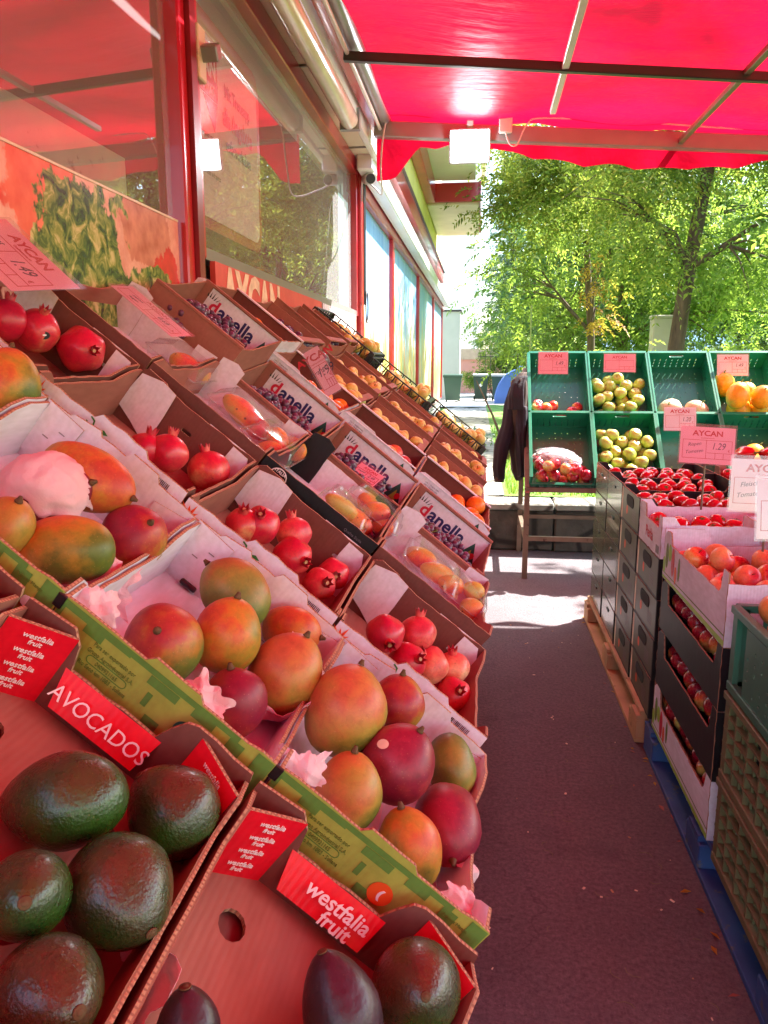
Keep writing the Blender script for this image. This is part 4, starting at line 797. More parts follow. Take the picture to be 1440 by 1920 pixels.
# ---- lane 2: mango cartons
def mango_carton(label,extra):
    La,Dv,H=.298,.40,.11
    nr=[(-.5,.108),(-.12,.108),(-.09,.118),(.12,.116),(.15,.108),(.5,.108)]
    bk=[(-.5,.112),(-.36,.112),(-.34,.118),(-.18,.124),(-.16,.116),(.0,.116),(.03,.128),(.2,.126),(.23,.114),(.4,.112),(.5,.108)]
    en=[(-.5,.105),(-.42,.112),(-.36,.098),(-.3,.078),(.2,.078),(.28,.1),(.36,.11),(.5,.108)]
    th=carton('mango_carton',label,La,Dv,H,{'near':('green_print','white_board',nr),'back':('white_board','white_board',bk),'right':('white_board','white_board',en),'left':('white_board','white_board',en)},('white_board','kraft'),cat='mango carton',seed=3)
    # corner flaps with their black clips
    inner_back(th,La,Dv,[(-.146,.02),(-.085,.012),(-.075,.108),(-.142,.113)],'white_board'); inner_back(th,La,Dv,[(.085,.01),(.146,.004),(.146,.1),(.08,.09)],'white_board')
    m=MB(); m.box((-.10,Dv/2-.012,.014),(.03,.008,.009),'black_plastic',bev=.002); m.build('clip',th)
    m=MB(); r=random.Random(8)
    for x,z in ((-.12,.06),(-.1,.08),(.12,.05),(.05,.02)): m.box((x,Dv/2-.0105,z),(.011,.001,.0014),'grey_metal')
    m.build('staple',th)
    m=MB(); m.panel(jag([(-.06,-.12),(.05,-.14),(.07,.02),(-.04,.05)],.006,3,.015),.0008,('tissue_paper',)*3,Matrix.Translation((.03,.02,.0052))@Matrix.Rotation(.12,4,'Y')); m.build('paper_liner',th)
    # green print: lighter pixels and small text
    g=MB(); r=random.Random(4)
    def q(x0,z0,x1,z1,mat): g.panel([(x0,z0),(x1,z0),(x1,z1),(x0,z1)],.0003,(mat,)*3,frame((0,-Dv/2-.0004-(.0003 if mat=='dark_green_print' else 0),0),(1,0,0),(0,0,1)))
    q(-.147,.098,-.05,.107,'dark_green_print'); q(-.11,.088,-.085,.098,'dark_green_print'); q(-.05,.1,.1,.107,'dark_green_print'); q(-.02,.088,.02,.099,'dark_green_print'); q(.04,.09,.07,.1,'dark_green_print'); q(.09,.055,.11,.1,'dark_green_print'); q(-.012,.062,-.005,.08,'dark_green_print'); q(.0,.04,.02,.056,'dark_green_print'); q(.05,.03,.075,.046,'dark_green_print'); q(.065,.046,.09,.06,'dark_green_print'); q(.125,.05,.147,.107,'dark_green_print'); q(-.147,.04,-.14,.1,'dark_green_print')
    g.build('green_print',th)
    for k,s in enumerate(('Para ser exportado por','Grupo Agroindustrial S.A.','0409921165','Rio Seco km 1083 - Sullana')): ftxt(th,Dv,s,.0075,'ink_olive',-.062,.085-.0095*k,0,.0014,sx=.8)
    m=MB(); m.panel(slot(-.062,.066,.055,.011),.0003,('dark_green_print',)*3,frame((0,-Dv/2-.0004,0),(1,0,0),(0,0,1)),[slot(-.062,.066,.053,.009)]); m.build('number_box',th)
    if extra=='21':
        front_face(th,Dv,circ(.045,.068,.0125,18),'ink_bottle',.0012,'size_sticker'); ftxt(th,Dv,'21',.014,'ink_black',.045,.068,.0005,.0018)
    else:
        front_face(th,Dv,circ(.028,.062,.015,18),'ink_orange',.0012,'round_logo'); ftxt(th,Dv,'(',.014,'ink_white',.028,.062,.001,.0018,.0); 
        m=MB(); m.panel(slot(.128,.07,.03,.014),.0003,('ink_white',)*3,frame((0,-Dv/2-.0012,0),(1,0,0),(0,0,1))); m.build('code_sticker',th); ftxt(th,Dv,'Export Mango',.006,'ink_olive',.112,.092,0,.0014)
    m=MB(); m.box((-.149,-Dv/2-.0015,.1),(.011,.004,.018),'black_plastic',bev=.001); m.build('strap',th)
    return th
c1=mango_carton('lowest green and white mango carton, right on the aisle','o'); place(c1,-.002,.756,-.112,.298,.4)
c2=mango_carton('middle green and white mango carton with a round dark sticker','21'); place(c2,-.302,.756,-.110,.298,.4); c2.rotation_euler=(0,PH,R(-.8))
c3=dup(c1,label='third mango carton up the slope, holding a tissue-wrapped mango'); place(c3,-.603,.756,-.108,.298,.4)
c4=dup(c1,label='topmost mango carton, cut by the left edge of the photo'); place(c4,-.905,.756,-.106,.298,.4)
# ---- lane 3: pomegranate cartons
def pom_carton(label,cat='pomegranate carton',logo=True,H=.125,Dv=.4,front='white_board',inner='kraft_dark',name='pomegranate_carton',La=.315):
    nr=[(-.5,H-.002),(-.12,H),(-.09,H+.012 if logo else H),(.2,H+.01 if logo else H),(.23,H),(.5,H-.002)]
    bk=[(-.5,H),(-.45,H+.012),(-.3,H+.01),(-.25,H),(.5,H)]
    en=[(-.5,H),(-.42,H),(-.33,H-.028),(.25,H-.028),(.38,H-.005),(.5,H)]
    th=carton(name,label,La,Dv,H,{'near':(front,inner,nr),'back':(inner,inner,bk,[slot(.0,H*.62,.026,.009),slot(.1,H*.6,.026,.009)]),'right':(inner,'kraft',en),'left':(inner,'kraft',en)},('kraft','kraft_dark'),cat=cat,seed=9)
    m=MB(); m.panel([(.03,0),(.13,0),(.13,H),(.03,H)],.001,('white_board',)*3,frame((0,Dv/2+.002,0),(1,0,0),(0,0,1))); m.build('backing_sheet',th)
    inner_back(th,La,Dv,[(-.154,.035),(-.112,.02),(-.068,.0),(-.055,.02),(-.062,H+.004),(-.1,H+.01),(-.148,H-.004)],'white_board'); inner_back(th,La,Dv,[(.1,.0),(.154,.0),(.154,H-.03),(.14,H-.006),(.1,H-.004)],'white_board')
    if logo:
        # flower at the left end, apple mark, barcode, lettering
        def P(pts,mat,off=.0008,nm='print'): return front_face(th,Dv,pts,mat,off,nm)
        fl=[]; 
        for k in range(7):
            a=R(200-30*k); fl+=[(.010*math.cos(a+R(12)),.010*math.sin(a+R(12))),((.027 if k%2==0 else .02)*math.cos(a),(.027 if k%2==0 else .02)*math.sin(a))]
        P([(-.142+x,H-.03+z) for x,z in fl],'ink_orange'); P([(-.142+x*.5,H-.03+z*.55) for x,z in fl],'ink_red',.0014)
        P(circ(-.028,H-.028,.0115,18),'ink_red',.0008,'apple_mark')
        for k in range(3): P([(-.04,H-.024-.007*k),(-.028,H-.03-.007*k),(-.016,H-.024-.007*k),(-.017,H-.0215-.007*k),(-.028,H-.0275-.007*k),(-.039,H-.0215-.007*k)],'ink_white',.0014)
        P([(-.02,H-.012),(-.012,H-.008),(-.002,H-.012),(-.012,H-.017)],'ink_green'); P([(-.03,H-.016),(-.033,H-.004),(-.042,H-.001),(-.043,H-.0035),(-.035,H-.0065),(-.033,H-.016)],'ink_green')
        P([(-.044,H-.012),(-.038,H-.02),(-.041,H-.021),(-.047,H-.012)],'ink_green')
        ftxt(th,Dv,'frus',.022,'ink_crimson',.006,H-.04,.0006,.0012)
        m=MB(); r=random.Random(2)
        for k in range(14): m.box((.09+.0028*k,-Dv/2-.0006,H-.016),(r.uniform(.0006,.0018),.0006,.010),'ink_black')
        m.build('barcode',th)
    return th
p1=pom_carton('lowest white-fronted pomegranate carton, right on the aisle'); place(p1,-.005,1.2,-.122,.315,.4)
for k,lb in enumerate(('second white-fronted pomegranate carton up the slope','third white-fronted pomegranate carton, two fruits with upright crowns','topmost pomegranate carton under the big tilted price card')):
    q=dup(p1,label=lb); place(q,-.005-.322*(k+1),1.2,-.12+.004*k,.315,.4)
# ---- lane 4: prickly pear cartons
def prickly(label,front,inner,name='prickly_pear_carton'):
    La,Dv,H=.315,.44,.11
    th=carton(name,label,La,Dv,H,{'near':(front,inner,[(-.5,H),(.5,H)]),'back':('white_board','white_board',[(-.5,H-.02),(.5,H-.02)]),'right':(front,inner,[(-.5,H),(-.42,H+.01),(-.2,H-.02),(.2,H-.02),(.42,H+.005),(.5,H)]),'left':(front,inner,[(-.5,H),(-.42,H+.01),(-.2,H-.02),(.2,H-.02),(.42,H+.005),(.5,H)])},('white_board','kraft'),cat='prickly pear carton')
    inner_back(th,La,Dv,[(-.154,0),(-.08,0),(-.08,H+.02),(-.11,H+.03),(-.154,H+.02)],'white_board' if front!='black_board' else 'black_board'); inner_back(th,La,Dv,[(.09,0),(.154,0),(.154,H+.005),(.09,H-.0)],'white_board' if front!='black_board' else 'black_board')
    return th
k1=prickly('lowest brown carton of prickly pears in clear punnets','kraft_dark','kraft'); place(k1,-.01,1.635,-.085,.315,.44)
k2=prickly('black carton of prickly pears with a round white emblem','black_board','black_board'); place(k2,-.33,1.635,-.085,.315,.44)
m=MB(); m.panel(circ(-.11,.085,.022,22),.0003,('ink_white',)*3,frame((0,-.2206,0),(1,0,0),(0,0,1)),[circ(-.11,.085,.0195,22)]); m.build('round_emblem',k2)
ftxt(k2,.44,'ITALIA',.010,'ink_white',-.11,.098,.0002,.0012); ftxt(k2,.44,'Fior',.016,'ink_white',-.11,.082,.0002,.0012,0,'CENTER',.3); ftxt(k2,.44,'Qualita Sicilia',.009,'ink_grey',.1,.09,0,.0012)
k3=dup(k1,label='third brown prickly pear carton up the slope'); place(k3,-.65,1.635,-.083,.315,.44)
k4=dup(k1,label='topmost prickly pear carton, one red fruit in its punnet'); place(k4,-.97,1.635,-.08,.315,.44)
def punnet(label,a,y,w,L,D,H,tilt=0):
    th=thing('clear_punnet',label,'punnet',Lw(a,y,w),(0,PH+tilt,0),'clear punnets of prickly pears'); m=MB()
    def ring(l,d,z,r=.02): return [(x,yy,z) for x,yy in round_poly(-l/2,-d/2,l/2,d/2,r,4)]
    R0=[ring(L*.86,D*.86,0),ring(L,D,H*.9),ring(L+.014,D+.014,H*.92)]; n=len(R0[0]); vs=[p for r in R0 for p in r]
    m.add(vs,[tuple(range(n))]+[(k*n+i,k*n+(i+1)%n,(k+1)*n+(i+1)%n,(k+1)*n+i) for k in range(2) for i in range(n)],'clear_plastic',True); m.build('tray',th)
    m=MB(); R1=[ring(L+.014,D+.014,H*.93),ring(L,D,H*.97),ring(L*.9,D*.9,H*1.5),ring(L*.7,D*.7,H*1.62)]; vs=[p for r in R1 for p in r]
    m.add(vs,[tuple(range(3*n,4*n))]+[(k*n+i,k*n+(i+1)%n,(k+1)*n+(i+1)%n,(k+1)*n+i) for k in range(3) for i in range(n)],'clear_plastic',True)
    m.build('lid',th)
    m=MB(); m.tube([Vector(p) for p in ring(L+.014,D+.014,H*.925)]+[Vector(ring(L+.014,D+.014,H*.925)[0])],.0016,'clear_plastic',5,False); m.build('rim',th); return th
for i,(a,y,w,L,D) in enumerate(((-.80,1.97,-.055,.17,.2),(-.69,1.93,-.062,.14,.2),(-.44,1.86,-.06,.13,.16),(-.38,2.0,-.045,.16,.16),(-.17,1.95,-.055,.16,.22),(-.06,1.93,-.055,.12,.2),(-1.02,2.0,-.06,.15,.2))):
    punnet(['clear punnet of orange prickly pears, upper left of the third carton','clear punnet of mixed prickly pears at the right of the third carton','clear punnet at the front of the black carton','clear punnet at the back of the black carton','large clear punnet in the lowest prickly pear carton','clear punnet at the aisle end of the lowest prickly pear carton','clear punnet in the topmost prickly pear carton'][i],a,y,w,L,D,.045)
# ---- lane 5: grape cartons
def leafmark(th,Dv,x,z,s,inner=True):
    def P(pts,mat,off):
        m=MB(); m.panel([(x+s*px,z+s*pz) for px,pz in pts],.0003,(mat,)*3,frame((0,(Dv/2-off) if inner else (-Dv/2-off+.0055),0),(1,0,0),(0,0,1))); m.build('leaf_mark',th)
    P([(-.5,-.5),(-.1,.5),(.5,-.5)],'ink_bottle',.006); P([(-.22,-.5),(-.05,.1),(.22,-.5)],'ink_leaf',.0066)
def grape_carton(label,top=False):
    La,Dv,H=.305,.34,.14
    th=carton('grape_carton',label,La,Dv,H,{'near':('kraft','kraft',[(-.5,.1),(.5,.1)]),'back':('white_board','kraft',[(-.5,H),(.5,H)]),'right':('kraft','kraft',[(-.5,.1),(-.2,.1),(.1,.115),(.5,H)]),'left':('kraft','kraft',[(-.5,.1),(-.2,.1),(.1,.115),(.5,H)])},('kraft','kraft'),cat='grape carton')
    pr=[(-.12,.04),(.152,.04),(.152,H-.004),(-.12,H-.004)]
    m=MB(); m.panel(pr,.0008,('white_board',)*3,frame((0,Dv/2-.0052,0),(1,0,0),(0,0,1))); m.build('white_print',th)
    btxt(th,Dv,'d',.062,'ink_crimson',-.084,.088,.0016,.0066); btxt(th,Dv,'anella',.062,'ink_blue',.005,.088,.0016,.0066)
    leafmark(th,Dv,.118,.075,.062); m=MB(); m.panel(circ(.128,.063,.009,12,.011),.0003,('ink_red',)*3,frame((0,Dv/2-.0072,0),(1,0,0),(0,0,1))); m.build('berry_mark',th)
    m=MB()
    for k in range(5):
        x=-.105+.008*(k-2); m.panel([(x-.002,.105),(x+.002+.004*(k-2),.13-abs(k-2)*.004),(x+.003,.107)],.0003,('ink_black',)*3,frame((0,Dv/2-.0062,0),(1,0,0),(0,0,1)))
    m.build('crown_mark',th)
    for y,z in ((-Dv/2+.004,.1),(Dv/2-.004,H)): m=MB(); m.box((0,y,z+.003),(La,.014,.008),'kraft',bev=.001); m.build('rim_bar',th)
    inner_back(th,La,Dv,[(-.15,0),(-.122,0),(-.122,H),(-.15,H)],'kraft','corner_flap',.005,.0036)
    m=MB(); m.box((La/2-.022,-Dv/2+.02,.055),(.03,.012,.11),'kraft'); m.build('corner_block',th)
    return th
g1=grape_carton('lowest brown grape carton with coloured lettering, right on the aisle'); place(g1,-.01,2.12,-.092,.305,.34)
g2=dup(g1,label='second lettered grape carton up from the aisle'); place(g2,-.322,2.12,-.092,.305,.34)
g3=dup(g1,label='third lettered grape carton up from the aisle'); place(g3,-.634,2.12,-.09,.305,.34)
g4=dup(g1,label='topmost lettered grape carton, raised above the others by the window'); place(g4,-.945,2.12,-.015,.305,.34)
# ---- lane 6: orange cartons, white front with leaf
def orange_carton(label):
    La,Dv,H=.31,.42,.14
    th=carton('orange_carton',label,La,Dv,H,{'near':('white_board','kraft',[(-.5,H),(-.44,H+.012),(-.1,H+.012),(-.04,H),(.4,H),(.5,H-.01)]),'back':('kraft','kraft_dark',[(-.5,H),(.5,H)]),'right':('white_board','kraft',[(-.5,H-.01),(.5,H-.005)]),'left':('white_board','kraft',[(-.5,H-.01),(.5,H-.005)])},('kraft_dark','kraft'),cat='orange carton')
    leafmark(th,Dv,.112,.107,.05,False); m=MB(); m.box((-.0,-Dv/2+.003,H+.003),(La*.96,.014,.003),'white_board'); m.build('folded_lip',th)
    for k in range(6): ftxt(th,Dv,'Cat. I  Origine Italia',.007,'ink_grey',-.09,.13-.008*k,0,.0008)
    m=MB(); m.box((0,Dv/2-.004,H+.003),(La,.022,.004),'white_board'); m.build('back_lip',th)
    return th
o1=orange_carton('lowest white-fronted carton of oranges, right on the aisle'); place(o1,-.03,2.5,-.068,.31,.42)
for k,lb in enumerate(('second white-fronted carton of oranges up the slope','third white-fronted carton of oranges with a hanging price tag','topmost carton of oranges by the window')):
    q=dup(o1,label=lb); place(q,-.03-.318*(k+1),2.5,-.07+(.04 if k==2 else 0),.31,.42)
# ---- lanes 7-9 brown cartons, lane 10 black plastic crates
def brown_carton(label,La,Dv,H,front,name,cat,lip=True):
    th=carton(name,label,La,Dv,H,{'near':(front,'kraft',[(-.5,H),(.5,H)]),'back':('kraft','kraft',[(-.5,H),(.5,H)]),'right':('kraft','kraft',[(-.5,H),(-.3,H-.02),(.3,H-.02),(.5,H)]),'left':('kraft','kraft',[(-.5,H),(-.3,H-.02),(.3,H-.02),(.5,H)])},('kraft','kraft'),cat=cat)
    if lip: m=MB(); m.box((0,-Dv/2+.004,H+.003),(La,.016,.006),'kraft' if front=='kraft' else 'white_board'); m.build('rim_bar',th)
    m=MB(); m.box((La/2-.02,0,H+.003),(.03,Dv-.02,.006),'kraft'); m.build('end_bar',th)
    return th
ORD=['lowest','second','third','topmost']
y1=None
LANES=[(3.0,.46,-.075,.125,'white_board','yellow pear carton','yellow_pear_carton'),(3.5,.46,-.06,.13,'kraft','quince carton','quince_carton'),(4.0,.3,-.05,.13,'kraft','lemon carton','lemon_carton')]
for v0,Dv,w,H,front,cat,nm in LANES:
    base=None
    for k in range(4):
        lb=f'{ORD[k]} brown {cat} up the slope' if k else f'{ORD[k]} brown {cat}, nearest the aisle'
        if base is None: base=q=brown_carton(lb,.31,Dv,H,front,nm,'fruit carton')
        else: q=dup(base,label=lb)
        place(q,-.04-.318*k,v0,w+(.05 if k==3 else 0),.31,Dv)
def black_crate(label):
    La,Dv,H=.4,.5,.085; th=thing('black_crate',label,'crate')
    def lattice(m,P,X,L):
        n=7
        m.bar(P,P+X*L,.008,.008,'black_plastic'); m.bar(P+Vector((0,0,H)),P+X*L+Vector((0,0,H)),.012,.008,'black_plastic')
        for i in range(n+1): q=P+X*(L*i/n); m.box((q.x,q.y,H/2),(.008,.008,H),'black_plastic')
        for i in range(n):
            a=P+X*(L*(i+.2)/n)+Vector((0,0,H*.9)); c=P+X*(L*(i+.5)/n)+Vector((0,0,H*.45)); e=P+X*(L*(i+.8)/n)+Vector((0,0,H*.9)); m.tube([a,c,e],.003,'black_plastic',5)
    for nm,P,X,L in (('lattice_side',(-La/2,-Dv/2,0),(1,0,0),La),('lattice_side',(-La/2,Dv/2,0),(1,0,0),La),('lattice_end',(-La/2,-Dv/2,0),(0,1,0),Dv),('lattice_end',(La/2,-Dv/2,0),(0,1,0),Dv)):
        m=MB(); lattice(m,Vector(P),Vector(X),L); m.build(nm,th)
    m=MB(); m.box((0,0,-.002),(La,Dv,.006),'black_plastic'); m.build('base',th)
    for sx in (-1,1):
        for sy in (-1,1): m=MB(); m.box((sx*La/2,sy*Dv/2,H/2),(.03,.03,H+.004),'black_plastic',bev=.003); m.build('corner',th)
    return th
x1=black_crate('lowest black plastic crate of lemons, nearest the aisle'); place(x1,-.09,4.36,.035,.4,.5)
x2=dup(x1,label='middle black plastic crate of lemons'); place(x2,-.50,4.36,.03,.4,.5)
x3=dup(x1,label='topmost black plastic crate of lemons, against the window posts'); place(x3,-.91,4.36,.05,.4,.5)
# ================================================================ FRUIT
def ori(dx,up,tw): 
    d=Vector((dx,-tw*.9+up*.3,up*.95+tw*.25)); return d.normalized().to_track_quat('X','Z').to_euler()
PROTO={}
def proto(kind,mat):
    k=(kind,mat)
    if k in PROTO: return PROTO[k]
    m=MB(); rr=random.Random(hash(kind)%99)
    if kind=='mango':
        def df(p): x=p.x; s=1-.13*x+.05*math.sin(3*x); q=1+.05*mnoise.noise(p*1.3); return Vector((x*q,(p.y*s*(.93 if p.y<0 else 1.05)+.17*x*x-.08)*q,(p.z*s*1.04+.06*x)*q))
        m.ball((0,0,0),1,mat,28,18,deform=df)
    elif kind=='avocado':
        def df(p): x=p.x; s=(1-.17*x-.10*x*abs(x)) if x>0 else 1+.02*x; return Vector((x,p.y*s,p.z*s))
        m.ball((0,0,0),1,mat,28,18,deform=df)
    elif kind=='pomegranate':
        def df(p):
            a=math.atan2(p.y,p.z); s=(1+.045*math.cos(5*a+.6*p.x)*(1-p.x**2))*(1+.06*mnoise.noise(p*1.6)); return Vector((p.x*.93,p.y*s,p.z*s))
        m.ball((0,0,0),1,mat,28,16,deform=df)
    elif kind=='prickly':
        def df(p): return Vector((p.x*(1+.0*p.y),p.y*(1+.12*p.x),p.z*(1+.12*p.x)))
        m.ball((0,0,0),1,mat,20,12,deform=df)
    elif kind=='apple':
        def df(p): r=math.hypot(p.x,p.y); a=math.atan2(p.y,p.x); z=p.z*.9; z-= (.28*math.exp(-(r/.28)**2) if p.z>0 else -.12*math.exp(-(r/.25)**2)); s=1+.06*p.z+.02*math.cos(5*a)*(p.z<0); return Vector((p.x*s,p.y*s,z))
        m.ball((0,0,0),1,mat,24,18,deform=df)
    elif kind=='tomato':
        def df(p): r=math.hypot(p.x,p.y); a=math.atan2(p.y,p.x); z=p.z*.78-(.16*math.exp(-(r/.3)**2) if p.z>0 else 0); s=1+.05*math.cos(5*a+.5)*(p.z>0)*(1-p.z); return Vector((p.x*s,p.y*s,z))
        m.ball((0,0,0),1,mat,24,16,deform=df)
    elif kind=='pear':
        def df(p): z=p.z; s=1-.22*z if z>0 else 1; return Vector((p.x*s,p.y*s,z*1.15))
        m.ball((0,0,0),1,mat,18,12,deform=df)
    elif kind=='melon':
        def df(p): a=math.atan2(p.y,p.x); s=1+.02*math.cos(10*a)*(1-p.z**2); return Vector((p.x*s,p.y*s,p.z*1.25))
        m.ball((0,0,0),1,mat,30,18,deform=df)
    elif kind=='pepper':
        def df(p): a=math.atan2(p.y,p.x); s=(1+.12*math.cos(4*a))*(1-.25*max(0,-p.z)); return Vector((p.x*s,p.y*s,p.z*1.5))
        m.ball((0,0,0),1,mat,24,14,deform=df)
    else: m.ball((0,0,0),1,mat,20,13)
    me=m.mesh(kind); PROTO[k]=me; return me
def bodyprobe(kind,mat,size):
    "scaled copy of a prototype mesh so that object scale stays 1"
    key=(kind,mat,tuple(round(s,3) for s in size))
    if key not in PROTO: me=proto(kind,mat).copy(); me.transform(Matrix.Diagonal((*size,1))); PROTO[key]=me
    return PROTO[key]
def detail(kind):
    if ('d',kind) in PROTO: return PROTO[('d',kind)]
    m=MB()
    if kind=='mango': m.lathe([(.0055,0),(.0045,.002),(.003,.006),(.0025,.008)],'stem_brown',8)
    elif kind=='avocado': m.lathe([(.0052,0),(.0048,.0012),(.003,.0008),(.0022,.002),(.001,.0022)],'stem_brown',10)
    elif kind=='pomegranate':
        vs=[];fs=[]; n=6
        for i in range(n*2):
            a=PI*i/n; vs.append((.009*math.cos(a),.009*math.sin(a),-.003)); 
        for i in range(n*2):
            a=PI*i/n; h,r=(.016,.012) if i%2==0 else (.006,.0085); vs.append((r*math.cos(a),r*math.sin(a),h))
        k=n*2; fs=[(i,(i+1)%k,k+(i+1)%k,k+i) for i in range(k)]; m.add(vs,fs,'pomegranate_pale',True); vs2=[(x*.8,y*.8,z) for x,y,z in vs]; m.add(vs2,[f[::-1] for f in fs],'pomegranate_skin',True)
        m.tube([(0,0,0),(.001,0,.008)],.004,'wood_raw',6)
    elif kind=='apple': m.tube([(0,0,-.01),(.001,0,.006),(.004,0,.014)],.0012,'stem_brown',5)
    elif kind=='tomato':
        for i in range(5): a=2*PI*i/5; m.tube([(0,0,.001),(.008*math.cos(a),.008*math.sin(a),.003),(.017*math.cos(a),.017*math.sin(a),-.001)],[.0028,.002,.0005],'stem_green',4)
        m.tube([(0,0,0),(.002,0,.008)],.002,'stem_green',5)
    elif kind=='pear': m.lathe([(.004,0),(.0035,.002),(.001,.0025)],'stem_brown',6)
    elif kind=='melon': m.tube([(0,0,-.004),(.002,0,.012),(.01,0,.02)],[.006,.004,.004],'stem_green',6)
    elif kind=='pepper': m.tube([(0,0,-.006),(.002,0,.012),(.008,0,.024)],[.009,.005,.005],'stem_green',8)
    PROTO[('d',kind)]=m.mesh('stem'); return PROTO[('d',kind)]
def fruit_obj(kind,mat,size,loc,rot,label,cat,group,name,det=True,dname='stem'):
    o=bpy.data.objects.new(name,bodyprobe(kind,mat,size)); COL.objects.link(o); o.location=loc; o.rotation_euler=rot; tag(o,label,cat,group)
    if det:
        d=bpy.data.objects.new(dname,detail(kind)); COL.objects.link(d); d.parent=o
        if kind in ('mango','avocado','pomegranate'):
            off={'mango':Vector((.985*size[0],.09*size[1],.06*size[2])),'avocado':Vector((.985*size[0],0,0)),'pomegranate':Vector((.91*size[0],0,0))}[kind]; d.location=off; d.rotation_euler=(0,PI/2,0)
        else: d.location=(0,0,{'apple':.62,'tomato':.62,'pear':1.14,'melon':1.25,'pepper':1.45}[kind]*size[2])
    return o
for P,a,bw,d,v,lb in MANGO: fruit_obj('mango',v,(a,bw,bw*.98),P,ori(*d),lb,'mango','mangoes in the green and white cartons','mango')
for i,(dx,dy),mt in ((2,(-.25,.1),'ink_cream'),):
    o=[q for q in COL.objects if q.get('label')==MANGO[i][5]][0]; bw=MANGO[i][2]; u=(Vector((dx,-.55,.8))).normalized(); u=(u+Vector((dx*.2,0,0))).normalized(); q=u.to_track_quat('Z','Y'); inv=o.rotation_euler.to_matrix().inverted()
    L=inv@u; sc=1/math.sqrt((L.x/MANGO[i][1])**2+(L.y/bw)**2+(L.z/bw)**2); s_=MB(); ring=circ(0,0,.009,14,.007)
    pts=[inv@(u*sc*1.07+q@Vector((x,y,-.35*(x*x+y*y)/.05))) for x,y in ring]; s_.add([tuple(p) for p in pts],[tuple(range(len(pts)))],mt); s_.build('fruit_sticker',o)
for i,(P,a,bw,d,v,lb) in enumerate(AVO):
    o=fruit_obj('avocado',v,(a,bw,bw),P,ori(*d),lb,'avocado','avocados in the red cartons','avocado',dname='stem_scar')
for i,(P,a,bw,d,v,lb) in enumerate(POM):
    o=fruit_obj('pomegranate',('pomegranate_skin','pomegranate_pale')[v],(a,bw,bw),P,ori(*d),lb,'pomegranate','pomegranates in the white-fronted cartons','pomegranate',dname='crown')
    if i in (13,15,16):
        cd_=(Vector((0,0,1.45))-o.location).normalized(); cd_=(cd_+Vector((.45,0,-.3))).normalized(); q=cd_.to_track_quat('Z','Y'); s=MB()
        rad=bw*1.02; 
        for ring,mt,k in ((circ(0,0,.011,14,.008),'ink_black',0),(circ(.0,.001,.004,8,.002),'ink_white',1)):
            s.add([tuple(q@Vector((x,y,math.sqrt(max(0,rad**2-x*x-y*y))+.0004+k*.0006))) for x,y in ring],[tuple(range(len(ring)))],mt)
        so_=s.build('fruit_sticker',o); so_.matrix_local=o.rotation_euler.to_matrix().to_4x4().inverted()
for i,(P,a,bw,d) in enumerate(PRK):
    r=random.Random(i); k='topmost' if P[0]<-.7 else 'third' if P[0]<-.45 else 'black' if P[0]<-.2 else 'lowest'
    fruit_obj('prickly','prickly_skin',(a*.92,bw*.85,bw*.85),P,(r.uniform(0,6),r.uniform(-.6,.2)+PH,r.uniform(-1,1)),f'spotted orange and red prickly pear in the {k} prickly pear carton','prickly pear',f'prickly pears of the {k} carton','prickly_pear',det=False)
def heap(box,La,Dv,h0,n,r,kinds,label,cat,group,name,size=(1,1,1),seed=0,bounds=None,det=True,tilt=.5,hmax=None,jit=.12):
    "settles round fruit into a crate under gravity, then links one object per fruit"
    rr=random.Random(seed); bpy.context.view_layer.update(); Mw=Matrix.Translation(box.location)@box.rotation_euler.to_matrix().to_4x4(); g=Mw.to_3x3().inverted()@Vector((0,0,1)); pl=[]
    x0,x1,y0,y1=bounds or (-La/2,La/2,-Dv/2,Dv/2); x0+=r*1.05+.006; x1-=r*1.05+.006; y0+=r*1.05+.006; y1-=r*1.05+.006
    for k in range(n):
        best=None; ri=r*rr.uniform(1-jit,1+jit*.4)
        for _ in range(70):
            x,y=rr.uniform(x0,x1),rr.uniform(y0,y1); z=h0+ri*.9
            for (a,b,c,q) in pl:
                d=math.hypot(a-x,b-y); s=(q+ri)*.97
                if d<s: z=max(z,c+math.sqrt(s*s-d*d))
            pot=z*g.z+(x*g.x+y*g.y)*tilt*2
            if hmax and z>hmax: continue
            if best is None or pot<best[0]: best=(pot,x,y,z)
        if best is None: continue
        _,x,y,z=best; pl.append((x,y,z,ri)); kind,mat=kinds[k%len(kinds)] if len(kinds)<=1 else rr.choice(kinds)
        q=(Mw@Vector((x,y,z))); up=rr.random()
        rot=Euler((rr.gauss(0,.5) if up<.6 else rr.uniform(0,6),rr.gauss(0,.5) if up<.6 else rr.uniform(0,6),rr.uniform(0,6.28)))
        if up<.75: rot=Euler((rr.gauss(.5,.45),rr.gauss(0,.4),rr.uniform(-.8,.8)))   # many lie with the stem hollow towards the walkway
        s=round(r*(.94 if k%3 else 1.0),4)
        fruit_obj(kind,mat,(s*size[0],s*size[1],s*size[2]),q,rot,label,cat,group,name,det)
    return pl
